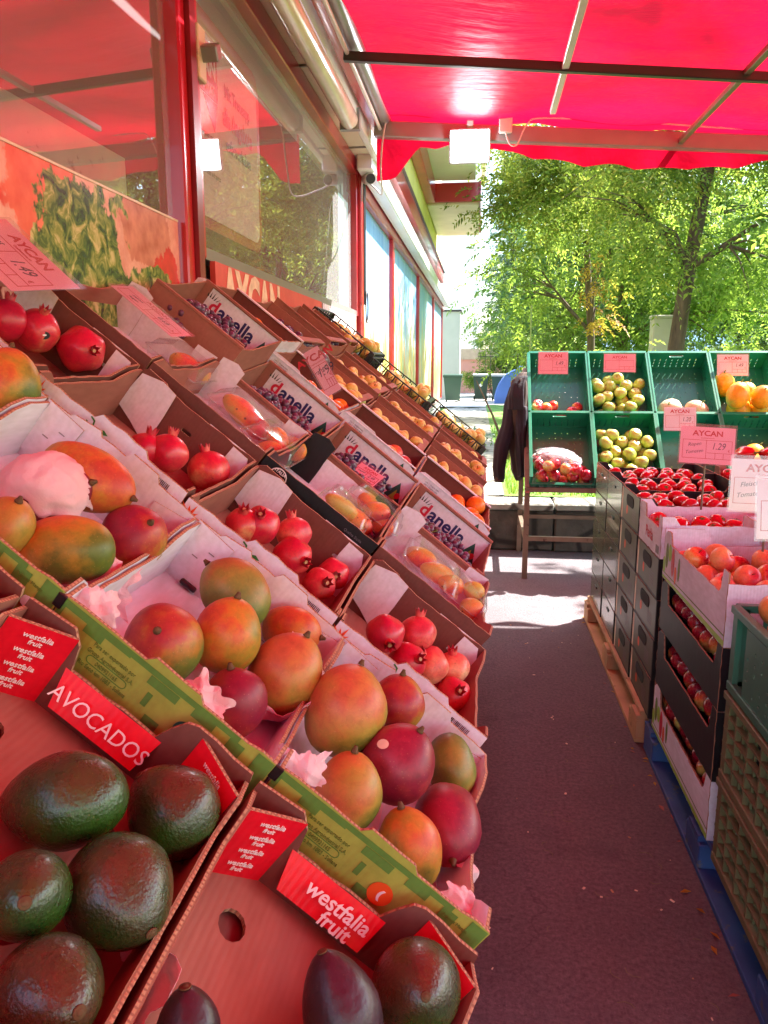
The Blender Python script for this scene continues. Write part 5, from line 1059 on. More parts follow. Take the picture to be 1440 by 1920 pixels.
# grapes: loose bunches
def bunch_mesh(seed,n=46):
    r=random.Random(seed); m=MB(); P=[]
    for k in range(n):
        for _ in range(30):
            x,y=max(-.05,min(.05,r.gauss(0,.03))),max(-.045,min(.045,r.gauss(0,.026))); z=r.uniform(0,.05)*(1-min(1,(x*x+y*y)/.008)); 
            if all((x-a)**2+(y-b)**2+(z-c)**2>.018**2 for a,b,c in P): break
        P.append((x,y,z)); m.ball((x,y,z),r.uniform(.0105,.0135),'grape_skin',10,7,sq=(1,1,1.08))
    m.tube([(0,0,.02),(.01,.01,.045),(.03,.015,.055)],.0018,'stem_green',5)
    return m.mesh('grape_bunch')
BM=[bunch_mesh(k) for k in range(4)]
for k,(g,dn) in enumerate(((g1,'lowest'),(g2,'second'),(g3,'third'),(g4,'topmost'))):
    r=random.Random(k+5)
    for j in range(14):
        x=-.085+.019*(j%9)+r.uniform(-.008,.008); y=(-.095,.0,-.06,.03)[j%4] if j<9 else -.105+r.uniform(-.015,.015)
        o=bpy.data.objects.new('grape_bunch',BM[(j+k)%4]); COL.objects.link(o); o.location=Matrix.Translation(g.location)@g.rotation_euler.to_matrix().to_4x4()@Vector((x,y,.030+.010*(j%3))); o.rotation_euler=(0,PH*.5,r.uniform(0,6))
        tag(o,f'dark purple grape bunch in the {dn} lettered grape carton','grapes',f'grapes of the {dn} grape carton')
qs=[o for o in COL.objects if o.get('category')=='orange carton']
for k,o in enumerate(qs): heap(o,.31,.42,.045,(10,9,10,9)[k],.037,[('ball','orange_skin')] if k!=1 else [('ball','peach_skin')],f'bright round orange-coloured fruit in the {ORD[k]} white-fronted orange carton','orange',f'oranges of the {ORD[k]} carton','orange',seed=k,det=False,tilt=.2)
for cat,mat,kk,n,nm,r in (('yellow_pear_carton','yellow_pear','pear',24,'yellow pear',.031),('quince_carton','yellow_pear','apple',20,'quince',.034),('lemon_carton','yellow_pear','pear',16,'lemon',.030)):
    bs=[o for o in COL.objects if o.name.startswith(cat)]
    for k,o in enumerate(bs):
        if cat=='yellow_pear_carton' and k==3: heap(o,.31,.46,.055,40,.022,[('ball','plum_skin')],'small dark plum in the topmost yellow pear carton','plum','plums of the topmost pear carton','plum',seed=78,det=False,tilt=.13); continue
        if cat=='quince_carton' and k==3: heap(o,.31,.46,.055,40,.021,[('ball','plum_skin')],'small dark plum in the topmost brown quince carton','plum','plums of the topmost carton','plum',seed=77,det=False,tilt=.13); continue
        Dv={'yellow_pear_carton':.46,'quince_carton':.46,'lemon_carton':.3}[cat]
        heap(o,.31,Dv,.055,n,r,[(kk,mat)],f'yellow {nm.split()[-1]} in the {ORD[k]} brown {nm} carton',nm,f'{nm} fruit of the {ORD[k]} carton',nm.replace(' ','_'),seed=k+20,det=(kk=='apple'),tilt=.13)
for k,o in enumerate((x1,x2,x3)): heap(o,.4,.5,.02,30,.032,[('pear','yellow_pear')],f'pale yellow lemon in the {("lowest","middle","topmost")[k]} black crate','lemon',f'lemons of the {("lowest","middle","topmost")[k]} black crate','lemon',seed=k+40,det=False,tilt=.15)
fruit_obj('pear','eggplant_skin',(.05,.05,.06),Lw(-.93,3.2,.05),(1.2,.3,.4),'plastic-wrapped purple eggplant in the third yellow pear carton','eggplant',None,'eggplant',det=False)
# tissue paper
def tissue_sheet(label,P,r,rot,seed,flat=.6):
    wrap=seed in (1,2,9,21); tm=2.2; amp=.085
    if not wrap:
        # a loose torn sheet: sharp creases running in a few directions
        rr=random.Random(seed); m=MB(); n=26; w=r*1.2; F=[(rr.uniform(0,PI),rr.uniform(.8,1.7)*r,rr.uniform(.10,.2)*r,rr.random()) for _ in range(3)]
        def tri(t): t=t%1; return abs(t-.5)*4-1
        vs=[]
        for i in range(n+1):
            for j in range(n+1):
                u,v=(i/n-.5)*2,(j/n-.5)*2; e=1+.10*math.sin(9*u+seed)*abs(v)+.10*math.sin(8*v+seed*2)*abs(u)+.05*math.sin(23*u+3*v); x,y=u*w*e,v*w*.7*e
                z=sum(A*tri((x*math.cos(t)+y*math.sin(t))/L+p) for t,L,A,p in F)-.35*(x*x+y*y)/w+.04*r*tri(1.7*u+1.2*v); vs.append((x,y,z))
        m.add(vs,[(i*(n+1)+j,(i+1)*(n+1)+j,(i+1)*(n+1)+j+1,i*(n+1)+j+1) for i in range(n) for j in range(n)],'tissue_paper',False)
        o=m.build('tissue_paper'); o.location=P; o.rotation_euler=rot; return tag(o,label,'tissue paper')
    rr=random.Random(seed); m=MB(); n=22; k=54; ph=[rr.uniform(0,6.28) for _ in range(8)]; so3=Vector((rr.uniform(0,50),rr.uniform(0,50),7))
    def cre(p): 
        f=0; w=1
        for q in (1.6,3.1,6.3): f+=w*(1-2.4*abs(mnoise.noise(p*q+so3))); w*=.5
        return f
    vs=[(0,0,r*flat)]
    for i in range(1,n+1):
        for j in range(k):
            a=2*PI*j/k; edge=1+.16*math.sin(2*a+ph[0])+.10*math.sin(4*a+ph[1])+.07*math.sin(7*a+ph[2]); q=i/n*edge; th=min(tm,q*tm*.75)
            d=Vector((math.sin(th)*math.cos(a),math.sin(th)*math.sin(a),math.cos(th))); s=r*(.97+amp*cre(d)*(.35+q)); f=1+.5*max(0,q-.8)
            vs.append((s*d.x*f,s*d.y*f,s*d.z*flat))
    fs=[(0,1+j,1+(j+1)%k) for j in range(k)]+[(1+i*k+j,1+(i+1)*k+j,1+(i+1)*k+(j+1)%k,1+i*k+(j+1)%k) for i in range(n-1) for j in range(k)]
    m.add(vs,fs,'tissue_paper',True); o=m.build('tissue_paper'); o.location=P; o.rotation_euler=rot; o.modifiers.new('sheet','SOLIDIFY').thickness=.0006; return tag(o,label,'tissue paper')
tissue_sheet('pink-white tissue wrapped over a mango in the third mango carton',Lw(-.765,.985,-.035),.052,(.5,.45,.2),1,.95)
tissue_sheet('tissue cupping the orange-pink mango from below, middle carton',Lw(-.35,1.0,-.055),.058,(PI+.3,.2,.4),2,.8)
tissue_sheet('crumpled tissue behind the orange-pink mango by the carton wall',Lw(-.315,1.02,-.04),.042,(1.3,.9,.3),3,.7)
tissue_sheet('crumpled tissue corner beside the rosy mango, middle carton',Lw(-.415,.80,-.045),.034,(1.0,-.5,.8),4,.7)
tissue_sheet('tissue corner at the lower right of the third mango carton',Lw(-.625,.93,-.065),.040,(1.2,.4,.3),5,.7)
tissue_sheet('lilac tissue scrap poking over the lowest mango carton front',Lw(-.275,.785,-.012),.024,(1.4,.2,.2),6,.22)
tissue_sheet('white tissue scrap at the aisle corner of the lowest mango carton',Lw(-.03,.80,-.02),.019,(.9,.6,.4),7,.22)
tissue_sheet('tissue scrap poking over the middle mango carton front',Lw(-.575,.785,-.008),.024,(1.2,.3,.5),8,.22)
tissue_sheet('pink tissue under the green-bellied avocado',Lw(-.34,.50,-.098),.055,(PI,.25,.4),9,.5)
tissue_sheet('white tissue scrap sticking out past the aisle end of the mango carton',Lw(.012,.93,-.05),.018,(.4,1.2,.3),10,.5)
# ---- price cards
def card(label,loc,xd,yd,w,h,lines,price,cat='price card',sleeve=True,pink=False):
    th=thing('price_card',label,cat,(0,0,0)); Mx=frame(loc,xd,yd)
    th.location=Mx.translation; th.rotation_euler=Mx.to_euler(); t0=th
    def A(x,y,z=0): return Matrix.Translation((x,y,z))
    m=MB(); n=8; vs=[(-w/2+w*i/n,-h/2+h*j/4,.004*math.sin(PI*i/n)*(1 if j<3 else .6)) for j in range(5) for i in range(n+1)]
    f=[(j*(n+1)+i,j*(n+1)+i+1,(j+1)*(n+1)+i+1,(j+1)*(n+1)+i) for j in range(4) for i in range(n)]
    m.panel([(-w/2,-h/2),(w/2,-h/2),(w/2,h/2),(-w/2,h/2)],.0012,('card_pink' if pink else 'card_white',)*3,A(0,0)); m.build('sheet',t0)
    m=MB(); b=.0016
    def line(x0,y0,x1,y1): m.box(((x0+x1)/2,(y0+y1)/2,.0016),(abs(x1-x0)+b,abs(y1-y0)+b,.0004),'ink_red')
    line(-w*.45,-h*.36,w*.45,-h*.36); line(-w*.45,h*.14,w*.45,h*.14); line(-w*.45,-h*.36,-w*.45,h*.14); line(w*.45,-h*.36,w*.45,h*.14); line(-w*.02,-h*.36,-w*.02,h*.14); line(0,-h*.2,w*.45,-h*.2); line(w*.15,-h*.36,w*.15,-h*.2); line(w*.3,-h*.36,w*.3,-h*.2); m.build('printed_grid',t0)
    text('AYCAN',h*.2,'ink_red',t0,A(0,h*.32,.0014),h*.006,sx=1.15); text('Qualitaetsmarkt',h*.055,'ink_red',t0,A(0,h*.2,.0014))
    for k,s in enumerate(lines): text(s,h*.13,'ink_dark',t0,A(-w*.24,h*.02-k*h*.2,.0014)@Matrix.Rotation(R(9),4,'Z'),0,.35)
    if price: text(price,h*.26,'ink_dark',t0,A(w*.2,-h*.02,.0014),0,.25,sx=.8); text('€',h*.1,'ink_red',t0,A(w*.4,-h*.13,.0014))
    if sleeve: m=MB(); m.panel([(-w/2-.006,-h/2-.006),(w/2+.006,-h/2-.006),(w/2+.006,h/2+.012),(-w/2-.006,h/2+.012)],.0004,('clear_plastic',)*3,A(0,0,.0024)); m.build('clear_sleeve',t0)
    return th
simple('card_white','e6dfe4',.5,.03,4); simple('card_pink','e6a8bc',.5,.04,4)
card('large tilted pink price card over the top pomegranates at the left edge',Lw(-1.26,1.47,.058),AX*1.0+Vector((0,-.25,0)),(Vector((0,1,0))+NN*.35+AX*.25),.24,.155,('Granat','apfel'),'1.49',pink=True)
card('pink card in crumpled plastic above the top prickly pears',Lw(-1.13,1.9,.055),AX+Vector((0,-.1,0)),Vector((0,1,.2)),.2,.09,('Kaktus','feigen'),'0.69',pink=True)
card('small price tag hanging across the third orange carton',Lw(-.80,2.56,.12),(.35,.05,.2),(-.35,.25,.95),.055,.17,('Orange',),'1.99',pink=True)
card('small pink price tag among the grapes of the second grape carton',Lw(-.46,2.2,.015),AX+Vector((0,-.3,.2)),Vector((-.1,.8,.6)),.085,.06,('Trauben',),'2.49',pink=True)
# ================================================================ RIGHT-HAND STACKS
XF=.66
def tray(label,La,Dv,H,outer,inner,left,near=None,name='tomato_carton',cat='tomato carton',deco=True,edge=None):
    "open carton standing level; 'left' is the wall facing the walkway"
    nr=near or [(-.5,H),(-.4,H),(-.36,H-.03),(.36,H-.03),(.4,H),(.5,H)]
    L=left if isinstance(left,tuple) else (left,())
    th=carton(name,label,La,Dv,H,{'left':(outer,inner,L[0],L[1]),'right':(outer,inner,[(-.5,H),(.5,H)]),'near':(outer,inner,nr),'back':(outer,inner,nr)},(inner,inner),cat=cat)
    return th
def aisle_face(th,La,pts,mat,off=.0006,name='print'):
    m=MB(); m.panel(pts,.0003,(mat,)*3,frame((-La/2-off,0,0),(0,-1,0),(0,0,1))); return m.build(name,th)
def atxt(th,La,s,size,mat,y,z,b=0,off=.0012): return text(s,size,mat,th,frame((-La/2-off,y,z),(0,-1,0),(0,0,1)),b)
H=.154
def slot_carton(label):
    La,Dv=.52,.385
    th=tray(label,La,Dv,H,'black_board','black_board',([(-.5,H),(-.42,H),(-.40,H-.004),(.4,H-.004),(.42,H),(.5,H)],[slot(.0,H*.72,.12,.036)]))
    aisle_face(th,La,[(-.19,.01),(.19,.01),(.19,.148),(-.19,.148)],'olive_print'); 
    m=MB(); m.panel(slot(0,H*.70,.15,.048),.002,('black_matte',)*3,frame((-La/2-.001,0,0),(0,-1,0),(0,0,1))); m.build('hand_hole_shade',th)  # matte black panel stands in for the shade inside the hand slot
    aisle_face(th,La,[(-.185,.005),(-.16,.005),(-.16,.145),(-.185,.145)],'ink_cream',.0012,'label_strip'); aisle_face(th,La,circ(-.06,.06,.016,12,.02),'ink_orange',.0012,'tomato_mark')
    for k in range(5): m=MB(); m.box((-La/2-.0014,-.09,.035+.011*k),(.0004,.07,.003),'ink_grey'); m.build('print_line',th)
    m=MB(); m.box((-La/2+.004,-Dv/2+.006,H/2),(.01,.013,H),'black_matte'); m.build('corner_post',th)
    return th
def tomato_print_carton(label):
    La,Dv=.52,.385
    th=tray(label,La,Dv,H,'black_board','black_board',[(-.5,H),(.5,H)])
    n=NTOM; aisle_face(th,La,[(-.19,.004),(.19,.004),(.19,.150),(-.19,.150)],'tomato_print')
    m=MB(); m.box((-La/2-.003,0,.11),(.004,.05,.012),'black_plastic'); m.build('clasp',th)
    m=MB(); m.box((-La/2+.004,-Dv/2+.006,H/2),(.01,.013,H),'black_matte'); m.build('corner_post',th); return th
def tomprint():
    n=NT('tomato_print'); c=n.coord(); v=n.vor(22,c); d=n.noise(30,4,c); f=n.math('ADD',v,n.math('MULTIPLY',d,.3))
    col=n.ramp(f,[(.2,srgb('944434')),(.36,srgb('6c5a3e')),(.5,srgb('4e6a3c')),(.8,srgb('34422c'))]); n.done(n.bsdf(col,.25,Coat_Weight=.3))
tomprint(); NTOM=0
ZB=.135
def pallet(label,x0,y0,L,Wd,mat,seed,name='pallet'):
    th=thing(name,label,'pallet',(x0,y0,0)); r=random.Random(seed)
    m=MB()
    for i in range(7): m.box((.07+i*(Wd-.14)/6,L/2,.124),(.11,L,.02),mat,bev=.002)
    m.build('deck_board',th)
    for k,y in enumerate((.05,L/2,L-.05)): m=MB(); m.box((Wd/2,y,.104),(Wd,.1,.018),mat); m.build('cross_board',th)
    for xx in (.05,Wd/2,Wd-.05):
        for y in (.07,L/2,L-.07): m=MB(); m.box((xx,y,.058),(.1,.14,.074),mat,bev=.003); m.build('block',th)
    for xx in (.05,Wd/2,Wd-.05): m=MB(); m.box((xx,L/2,.011),(.1,L,.02),mat,bev=.002); m.build('base_board',th)
    return th
pallet('raw wooden pallet under the far black carton stacks',XF-.03,2.86,1.5,.8,'wood_raw',1); pallet('scuffed blue pallet under the near stacks beside the walkway',XF-.005,1.46,1.36,.8,'pallet_blue',2)
pallet('raw wooden pallet under the back row of tomato stacks',XF+.8,2.8,1.5,.8,'wood_raw',3)
sc=slot_carton('black carton with hand slot, lowest of the nearest black stack'); tc=tomato_print_carton('tomato-print carton, lowest of the farthest stack')
ow=['lowest','second','third','fourth','topmost']
for si,(y0,proto_c,nl,nm) in enumerate(((2.79,sc,4,'nearest black stack'),(3.185,sc,5,'second black stack'),(3.58,tc,5,'third stack'),(3.975,tc,5,'farthest stack'))):
    for k in range(nl):
        o=proto_c if (si==0 and k==0) or (si==3 and k==0) else dup(proto_c)
        o.location=(XF+.26,y0+.19,ZB+k*(H+.001)); o.rotation_euler=(0,0,R((k*37%5-2)*.25)); word='black carton with hand slot' if proto_c is sc else 'tomato-print carton'
        o['label']=f'{word}, {ow[k]} of the {nm}'
        o['group']='stacked black tomato cartons'
# white printed box on the nearest stack
wb=tray('small white carton with red script on top of the nearest black stack',.52,.385,.155,'white_board','white_board',[(-.5,.15),(-.40,.155),(-.38,.105),(.2,.105),(.24,.155),(.5,.15)],[(-.5,.155),(-.42,.155),(-.38,.125),(.3,.125),(.38,.15),(.5,.15)],'tomato_carton'); wb.location=(XF+.26,2.98,ZB+4*(H+.001))
atxt(wb,.52,'Perla',.06,'ink_crimson',0,.055,.0008); aisle_face(wb,.52,[(.12,.01),(.17,.01),(.17,.04),(.12,.04)],'ink_grey',.0012)
# back row of tomato stacks behind
bk=tray('brown tomato tray',.5,.385,.15,'kraft_dark','kraft',[(-.5,.15),(-.3,.15),(-.26,.1),(.26,.1),(.3,.15),(.5,.15)],None,'tomato_carton')
bl=[]
for si,y0 in enumerate((2.85,3.25,3.65,4.05)):
    for k in range(5):
        o=bk if (si,k)==(0,0) else dup(bk); o.location=(1.5+.02*si,y0+.19,ZB+k*.152); o['label']=f'brown tomato carton in the back row, {ow[k]} of the {("first","second","third","fourth")[si]} stack from the camera'; o['group']='brown tomato cartons in the back row'
        if k==4: bl.append(o)
# near stack: wide low cartons of apples, long side to the walkway
def apple_box(label,outer,inner,H,dip,white=False):
    La,Dv=.44,.70
    th=tray(label,La,Dv,H,outer,inner,[(-.5,H+.03 if white else H),(-.44,H+.03 if white else H),(-.42,dip+.012),(-.40,dip),(.36,dip),(.39,H),(.46,H-.002),(.5,H-.02)],[(-.5,H),(-.2,H),(-.12,H-.06 if white else H-.02),(.5,H-.05)],'apple_carton','apple carton')
    return th
a0=apple_box('white pear-print apple carton at the bottom of the near stack','white_board','kraft',.18,.12); a1=apple_box('black apple carton, lower of the two in the near stack','black_board','black_board',.205,.125); a2=apple_box('black apple carton, upper of the two in the near stack','black_board','black_board',.18,.11); a3=apple_box('open white pear-print carton of apples on top of the near stack','white_board','white_board',.175,.135,True)
zz=ZB
for o,h in ((a0,.18),(a1,.208),(a2,.182),(a3,.17)): o.location=(XF+.22,2.385,zz); zz+=h
for th,hh in ((a0,.13),(a3,.15)):
    for x,zc,rx,rz,mt in ((-.30,.09,.018,.045,'ink_olive'),(-.22,.085,.02,.05,'ink_crimson'),(-.26,.12,.02,.03,'ink_leaf'),(-.33,.05,.016,.03,'ink_leaf'),(-.14,.08,.012,.04,'ink_olive'),(-.18,.05,.014,.03,'ink_orange')):
        aisle_face(th,.44,circ(x,min(zc,hh-rz-.012) if x>-.28 else zc,rx,14,min(rz,.055)),mt,.0006 if mt!='ink_leaf' else .001,'fruit_print')
    aisle_face(th,.44,[(-.35,.002),(.35,.002),(.35,.018),(-.35,.012)],'ink_leaf',.0006,'stripe'); aisle_face(th,.44,[(-.35,.022),(.35,.03),(.35,.034),(-.35,.025)],'ink_olive',.0006,'stripe')
# second white box behind on the top with beef tomatoes
a4=tray('white carton of ribbed beef tomatoes with oval line print',.55,.34,.17,'white_board','white_board',[(-.5,.17),(.5,.17)],[(-.5,.165),(.5,.165)],'tomato_carton'); a4.location=(1.27,2.80,.72)
th=a4; m=MB(); m.panel(circ(-.14,.13,.045,20,.02),.0003,('ink_crimson',)*3,frame((0,-.1706,0),(1,0,0),(0,0,1)),[circ(-.14,.13,.041,20,.017)]); m.build('oval_mark',th); ftxt(th,.34,'Tomates',.03,'ink_crimson',.0,.13,0,.0012,0,'CENTER',.3)
pd=thing('support_crates','brown cartons stacked under the white beef tomato carton','carton stack',(1.27,2.80,0)); 
for k in range(4): m=MB(); m.box((0,0,.145+.09+.146*k-.02),(.54,.335,.144),'kraft_dark',bev=.003); m.build('carton',pd)
# green crate and olive crates nearest
def lattice_crate(label,La,Dv,H,mat,name,open_top=True,nx=8,nz=4):
    th=thing(name,label,'crate')
    def side(P,X,L,N):
        m=MB(); P=Vector(P);X=Vector(X);N=Vector(N)
        m.bar(P+Vector((0,0,H-.01))+N*.004,P+X*L+Vector((0,0,H-.01))+N*.004,.022,.02,mat,bev=.002); m.bar(P+Vector((0,0,.012))+N*.002,P+X*L+Vector((0,0,.012))+N*.002,.018,.024,mat,bev=.002)
        for i in range(nx+1):
            q=P+X*(L*i/nx); w=.03 if i in (0,nx) else .008; c=q+X*(.015 if i==0 else -.015 if i==nx else 0); M=frame((c.x,c.y,H/2),X,(0,0,1)); m.box((0,0,0),(w,H-.02,.014),mat,M)
        for k in range(1,nz): z=.024+(H-.044)*k/nz; m.bar(P+Vector((0,0,z)),P+X*L+Vector((0,0,z)),.016,.006,mat)
        m.build('lattice_side',th)
        b=MB()
        if mat=='crate_olive':
            for i in range(nx*3): 
                q=P+X*(L*(i+.5)/(nx*3))-N*.008; 
                if i%3!=1: b.box((q.x,q.y,H*.5),(.006,.006,H-.04),mat)
        else:
            Mx=frame(P+X*(L*.16)+N*.002,X,(0,0,1)); 
            hs=[circ(L*.68*(i+.5)/9,H*(.2+.12*k),.005,6) for i in range(9) for k in range(5) if (i*3+k*5)%4]
            b.panel([(0,.015),(L*.68,.015),(L*.68,H-.03),(0,H-.03)],.003,(mat,)*3,Mx,hs)
        b.build('inner_slats',th)
    a,b_=La/2,Dv/2
    side((-a,b_,0),(0,-1,0),Dv,(-1,0,0)); side((a,-b_,0),(0,1,0),Dv,(1,0,0)); side((-a,-b_,0),(1,0,0),La,(0,-1,0)); side((a,b_,0),(-1,0,0),La,(0,1,0))
    m=MB(); m.box((0,0,.006),(La-.02,Dv-.02,.01),mat); m.build('base',th); return th
gc=lattice_crate('dark green folding crate with small round vents holding onions',.42,.60,.225,'crate_dark_green','plastic_crate',nx=2,nz=1); gc.location=(XF+.21,1.655,.625)
oc=lattice_crate('olive lattice crate directly under the dark green crate',.42,.60,.242,'crate_olive','plastic_crate',nx=7,nz=5); oc.location=(XF+.21,1.655,.378)
oc2=dup(oc,label='olive lattice crate standing on the blue pallet'); oc2.location=(XF+.21,1.655,ZB)
for k,(x,y,z,r_) in enumerate(((.725,1.875,.862,.042),(.715,1.79,.835,.040),(.80,1.80,.84,.042),(.78,1.68,.84,.04))): fruit_obj('apple','onion_skin',(r_,r_,r_*1.05),(x,y,z),(.4*k,.3,.5*k),('pale orange onion at the far corner of the dark green crate, highest of all','onion just below the highest one, at the walkway side of the crate','onion deeper inside the dark green crate','onion nearest the camera in the dark green crate')[k],'onion',None,'onion')
RA=[('apple','red_apple')]
heap(a3,.44,.70,.03,34,.043,[('apple','peach_skin'),('apple','peach_skin'),('apple','red_apple')],'red and yellow apple in the open white carton on top of the near stack','apple','apples in the open white carton','apple',seed=3)
for o,nm,dp in ((a0,'bottom white carton',.12),(a1,'lower black carton',.125),(a2,'upper black carton',.11)):
    r=random.Random(len(nm))
    for k in range(9):
        rr_=.036*r.uniform(.92,1.05); fruit_obj('apple','red_apple',(rr_,)*3,(XF+.05+r.uniform(-.004,.012),2.385-.30+.074*k,o.location.z+dp+r.uniform(-.012,.006)),(r.gauss(0,.5),r.gauss(-.6,.5),r.uniform(0,6)),f'red apple in the row behind the cut-out of the {nm}','apple',f'apples of the {nm}','apple')
    m=MB(); m.box((.03,0,dp-.05),(.40,.66,.01),'black_matte' if o is not a0 else 'kraft'); m.build('inner_tray',o)
TM=[('tomato','tomato_skin')]
def toms(box,La,Dv,h0,n,lab,grp,seed,r=.04): heap(box,La,Dv,h0+.01,n+1,r,TM,lab,'tomato',grp,'tomato',seed=seed,tilt=0)
tops=[o for o in COL.objects if o.get('label') in ('black carton with hand slot, topmost of the second black stack','tomato-print carton, topmost of the third stack','tomato-print carton, topmost of the farthest stack')]
toms(wb,.52,.385,.03,13,'glossy tomato in the small white carton with red script','tomatoes in the script carton',11)
for k,o in enumerate(tops): toms(o,.52,.385,.06,14,f'red tomato on top of the {o["label"].split("topmost of the ")[1]}',f'tomatoes topping the {o["label"].split("of the ")[1]}',12+k)
for k,o in enumerate(bl): toms(o,.5,.385,.06,16,f'red tomato in the top tray of the {("first","second","third","fourth")[k]} back-row stack',f'tomatoes of back-row stack {k+1}',20+k)
toms(a4,.55,.34,.05,12,'large ribbed tomato in the white carton with oval line print','beef tomatoes in the oval-print carton',31,.046)
for k,(x,y,z,a) in enumerate(((1.33,4.06,.99,.5),(1.43,4.0,1.0,-.4),(1.52,4.1,1.0,1.1))): fruit_obj('pepper','tomato_skin',(.042,.042,.05),(x,y,z),(1.3,.3*k,a),('red bell pepper left of the others above the tomatoes','red bell pepper between the two others above the tomatoes','red bell pepper rightmost above the tomatoes')[k],'pepper','red peppers above the tomatoes','bell_pepper')
card('pink price card with 1.29 clipped above the tomatoes in front of the green rack',(.895,3.15,1.13),(1,-.04,-.05),(.03,.25,1),.205,.145,('Rispen','Tomaten'),'1.29',pink=True)
card('white price card for large tomatoes hanging at the right edge, behind the smallest visible card',(.915,2.55,1.065),(1,0,-.03),(0,.12,1),.22,.165,('Fleisch','Tomaten'),'1.20',pink=False)
card('white price card at the right edge nearest the camera above the apples',(.80,2.0,1.09),(1,.0,.02),(0,.15,1),.20,.15,('Gala','Äpfel'),'1.69',pink=False)
# small holders for the cards
for nm,x,y,z0,z1 in (('card with 1.29',.895,3.165,.93,1.06),('large tomato card',.93,2.57,.86,.99)):
    t=thing('card_holder',f'thin clip stick holding the {nm}','card holder',(x,y,z0)); m=MB(); m.tube([(0,0,-.06),(0,0,z1-z0)],.004,'steel_brown',6); m.build('stick',t); m=MB(); m.box((0,-.006,z1-z0),(.03,.012,.02),'black_plastic',bev=.002); m.build('clip',t)
# ================================================================ GREEN CRATE RACK
TL=R(46)
rk=thing('crate_rack','brown steel stand holding the tilted green crates','rack',(0,0,0))
m=MB()
for x in (.335,2.13): m=MB(); m.box((x,5.17,.315),(.035,.035,.63),'steel_brown'); m.build('leg',rk); m=MB(); m.box((x,5.95,.66),(.035,.035,1.32),'steel_brown'); m.build('leg',rk)
for y,z in ((5.17,.28),(5.95,.28),(5.17,.615)): m=MB(); m.bar((.335,y,z),(2.13,y,z),.03,.03,'steel_brown'); m.build('cross_bar',rk)
for x in (.335,2.13): m=MB(); m.bar((x,5.17,.28),(x,5.95,.28),.03,.03,'steel_brown'); m.bar((x,5.15,.585),(x,6.0,1.40),.03,.03,'steel_brown'); m.build('side_bar',rk)
def green_crate(label):
    La,Dv,H=.415,.565,.165; th=thing('green_crate',label,'green crate')
    mt='crate_green'
    hs=[circ(-.15+.3*i/7,-.2+.42*j/9,.0042,6) for i in range(8) for j in range(10) if (i*5+j*3)%4!=1]
    m=MB(); m.panel([(-La/2,-Dv/2),(La/2,-Dv/2),(La/2,Dv/2),(-La/2,Dv/2)],.005,(mt,)*3,Matrix.Identity(4),hs); m.build('base',th)
    for nm,side,L,hh in (('end_wall','near',La,.10),('end_wall','back',La,H),('side_wall','left',Dv,H),('side_wall','right',Dv,H)):
        Mx=WM(side,La,Dv,.006); hl=[slot(0,hh-.035,.1,.022)] if side in('near','back') else []
        r=random.Random(1); 
        for i in range(12 if L>.5 else 8):
            x=-L/2+.04+(L-.08)*(i+.5)/(12 if L>.5 else 8)
            for z in (.03,.06,.09):
                if z<hh-.06 and abs(x)<L/2-.03: hl.append([(x-.003,z-.009),(x+.003,z-.009),(x+.003,z+.009),(x-.003,z+.009)])
        m=MB(); m.panel([(-L/2,0),(L/2,0),(L/2,hh),(-L/2,hh)],.006,(mt,)*3,Mx,hl)
        m.box((0,hh-.006,.008),(L,.014,.022),mt,Mx,.002); m.box((0,.01,.007),(L,.016,.016),mt,Mx,.002)
        for s in (-1,1): m.box((s*(L/2-.012),hh/2,.008),(.022,hh,.018),mt,Mx,.002)
        if side=='near':
            for k in range(7): x=-.17+.34*k/6; m.box((x,hh*.42,.008),(.008,hh*.6,.014),mt,Mx@Matrix.Translation((x,hh*.4,0))@Matrix.Rotation(R((k-3)*9),4,'Z')@Matrix.Translation((-x,-hh*.4,0)))
        m.build(nm,th)
    return th
gp=None; GC={}
cw=['first','second','third','fourth']
for r_ in range(2):
    for c_ in range(4):
        lb=f'green plastic crate, {("lower","upper")[r_]} row, {cw[c_]} from the left on the rack'
        q=green_crate(lb) if gp is None else dup(gp,label=lb); gp=gp or q; q['group']='green crates on the steel rack'
        d=Vector((0,math.cos(TL),math.sin(TL))); nrm=Vector((0,-math.sin(TL),math.cos(TL)))
        o=Vector((.565+.428*c_,5.13,.70))-nrm*.16+d*(.285+.575*r_); q.location=o; q.rotation_euler=(TL,0,0); GC[(r_,c_)]=q
GA=[('apple','green_apple')]
def rk_heap(key,n,r,kinds,lab,cat,name,seed,size=(1,1,1),hmax=None): heap(GC[key],.415,.565,.006,n,r,kinds,lab,cat,lab.split(' in ')[-1]+' '+cat+' heap',name,size,seed=seed,tilt=.5,hmax=hmax)
rk_heap((1,1),24,.047,GA,'green apple in the upper crate, second column','apple','apple',1,hmax=.15)
rk_heap((0,1),32,.047,GA,'green apple in the lower crate, second column','apple','apple',2,hmax=.16)
rk_heap((1,0),8,.042,RA,'red apple in the upper crate, leftmost column','apple','apple',3)
rk_heap((0,0),18,.042,RA,'red apple beside the plastic bag in the lower left crate','apple','apple',4)
rk_heap((1,2),2,.078,[('melon','melon_net')],'round netted melon in the upper crate, third column','melon','melon',5,(1.15,1,.75))
rk_heap((1,3),6,.08,[('melon','melon_orange')],'orange ribbed melon in the upper crate, fourth column','melon','melon',6)
rk_heap((0,3),5,.078,[('melon','melon_orange')],'orange ribbed melon in the lower crate, fourth column','melon','melon',7)
t=tissue_sheet('clear crumpled plastic bag on the red apples in the lower left crate',(.53,5.22,.83),.1,(.5,.1,.2),21,.6); t.name='plastic_bag'; t['category']='plastic bag'; t.data.materials.clear(); t.data.materials.append(MATS['plastic_bag']); t.scale=(1.4,.9,.7)
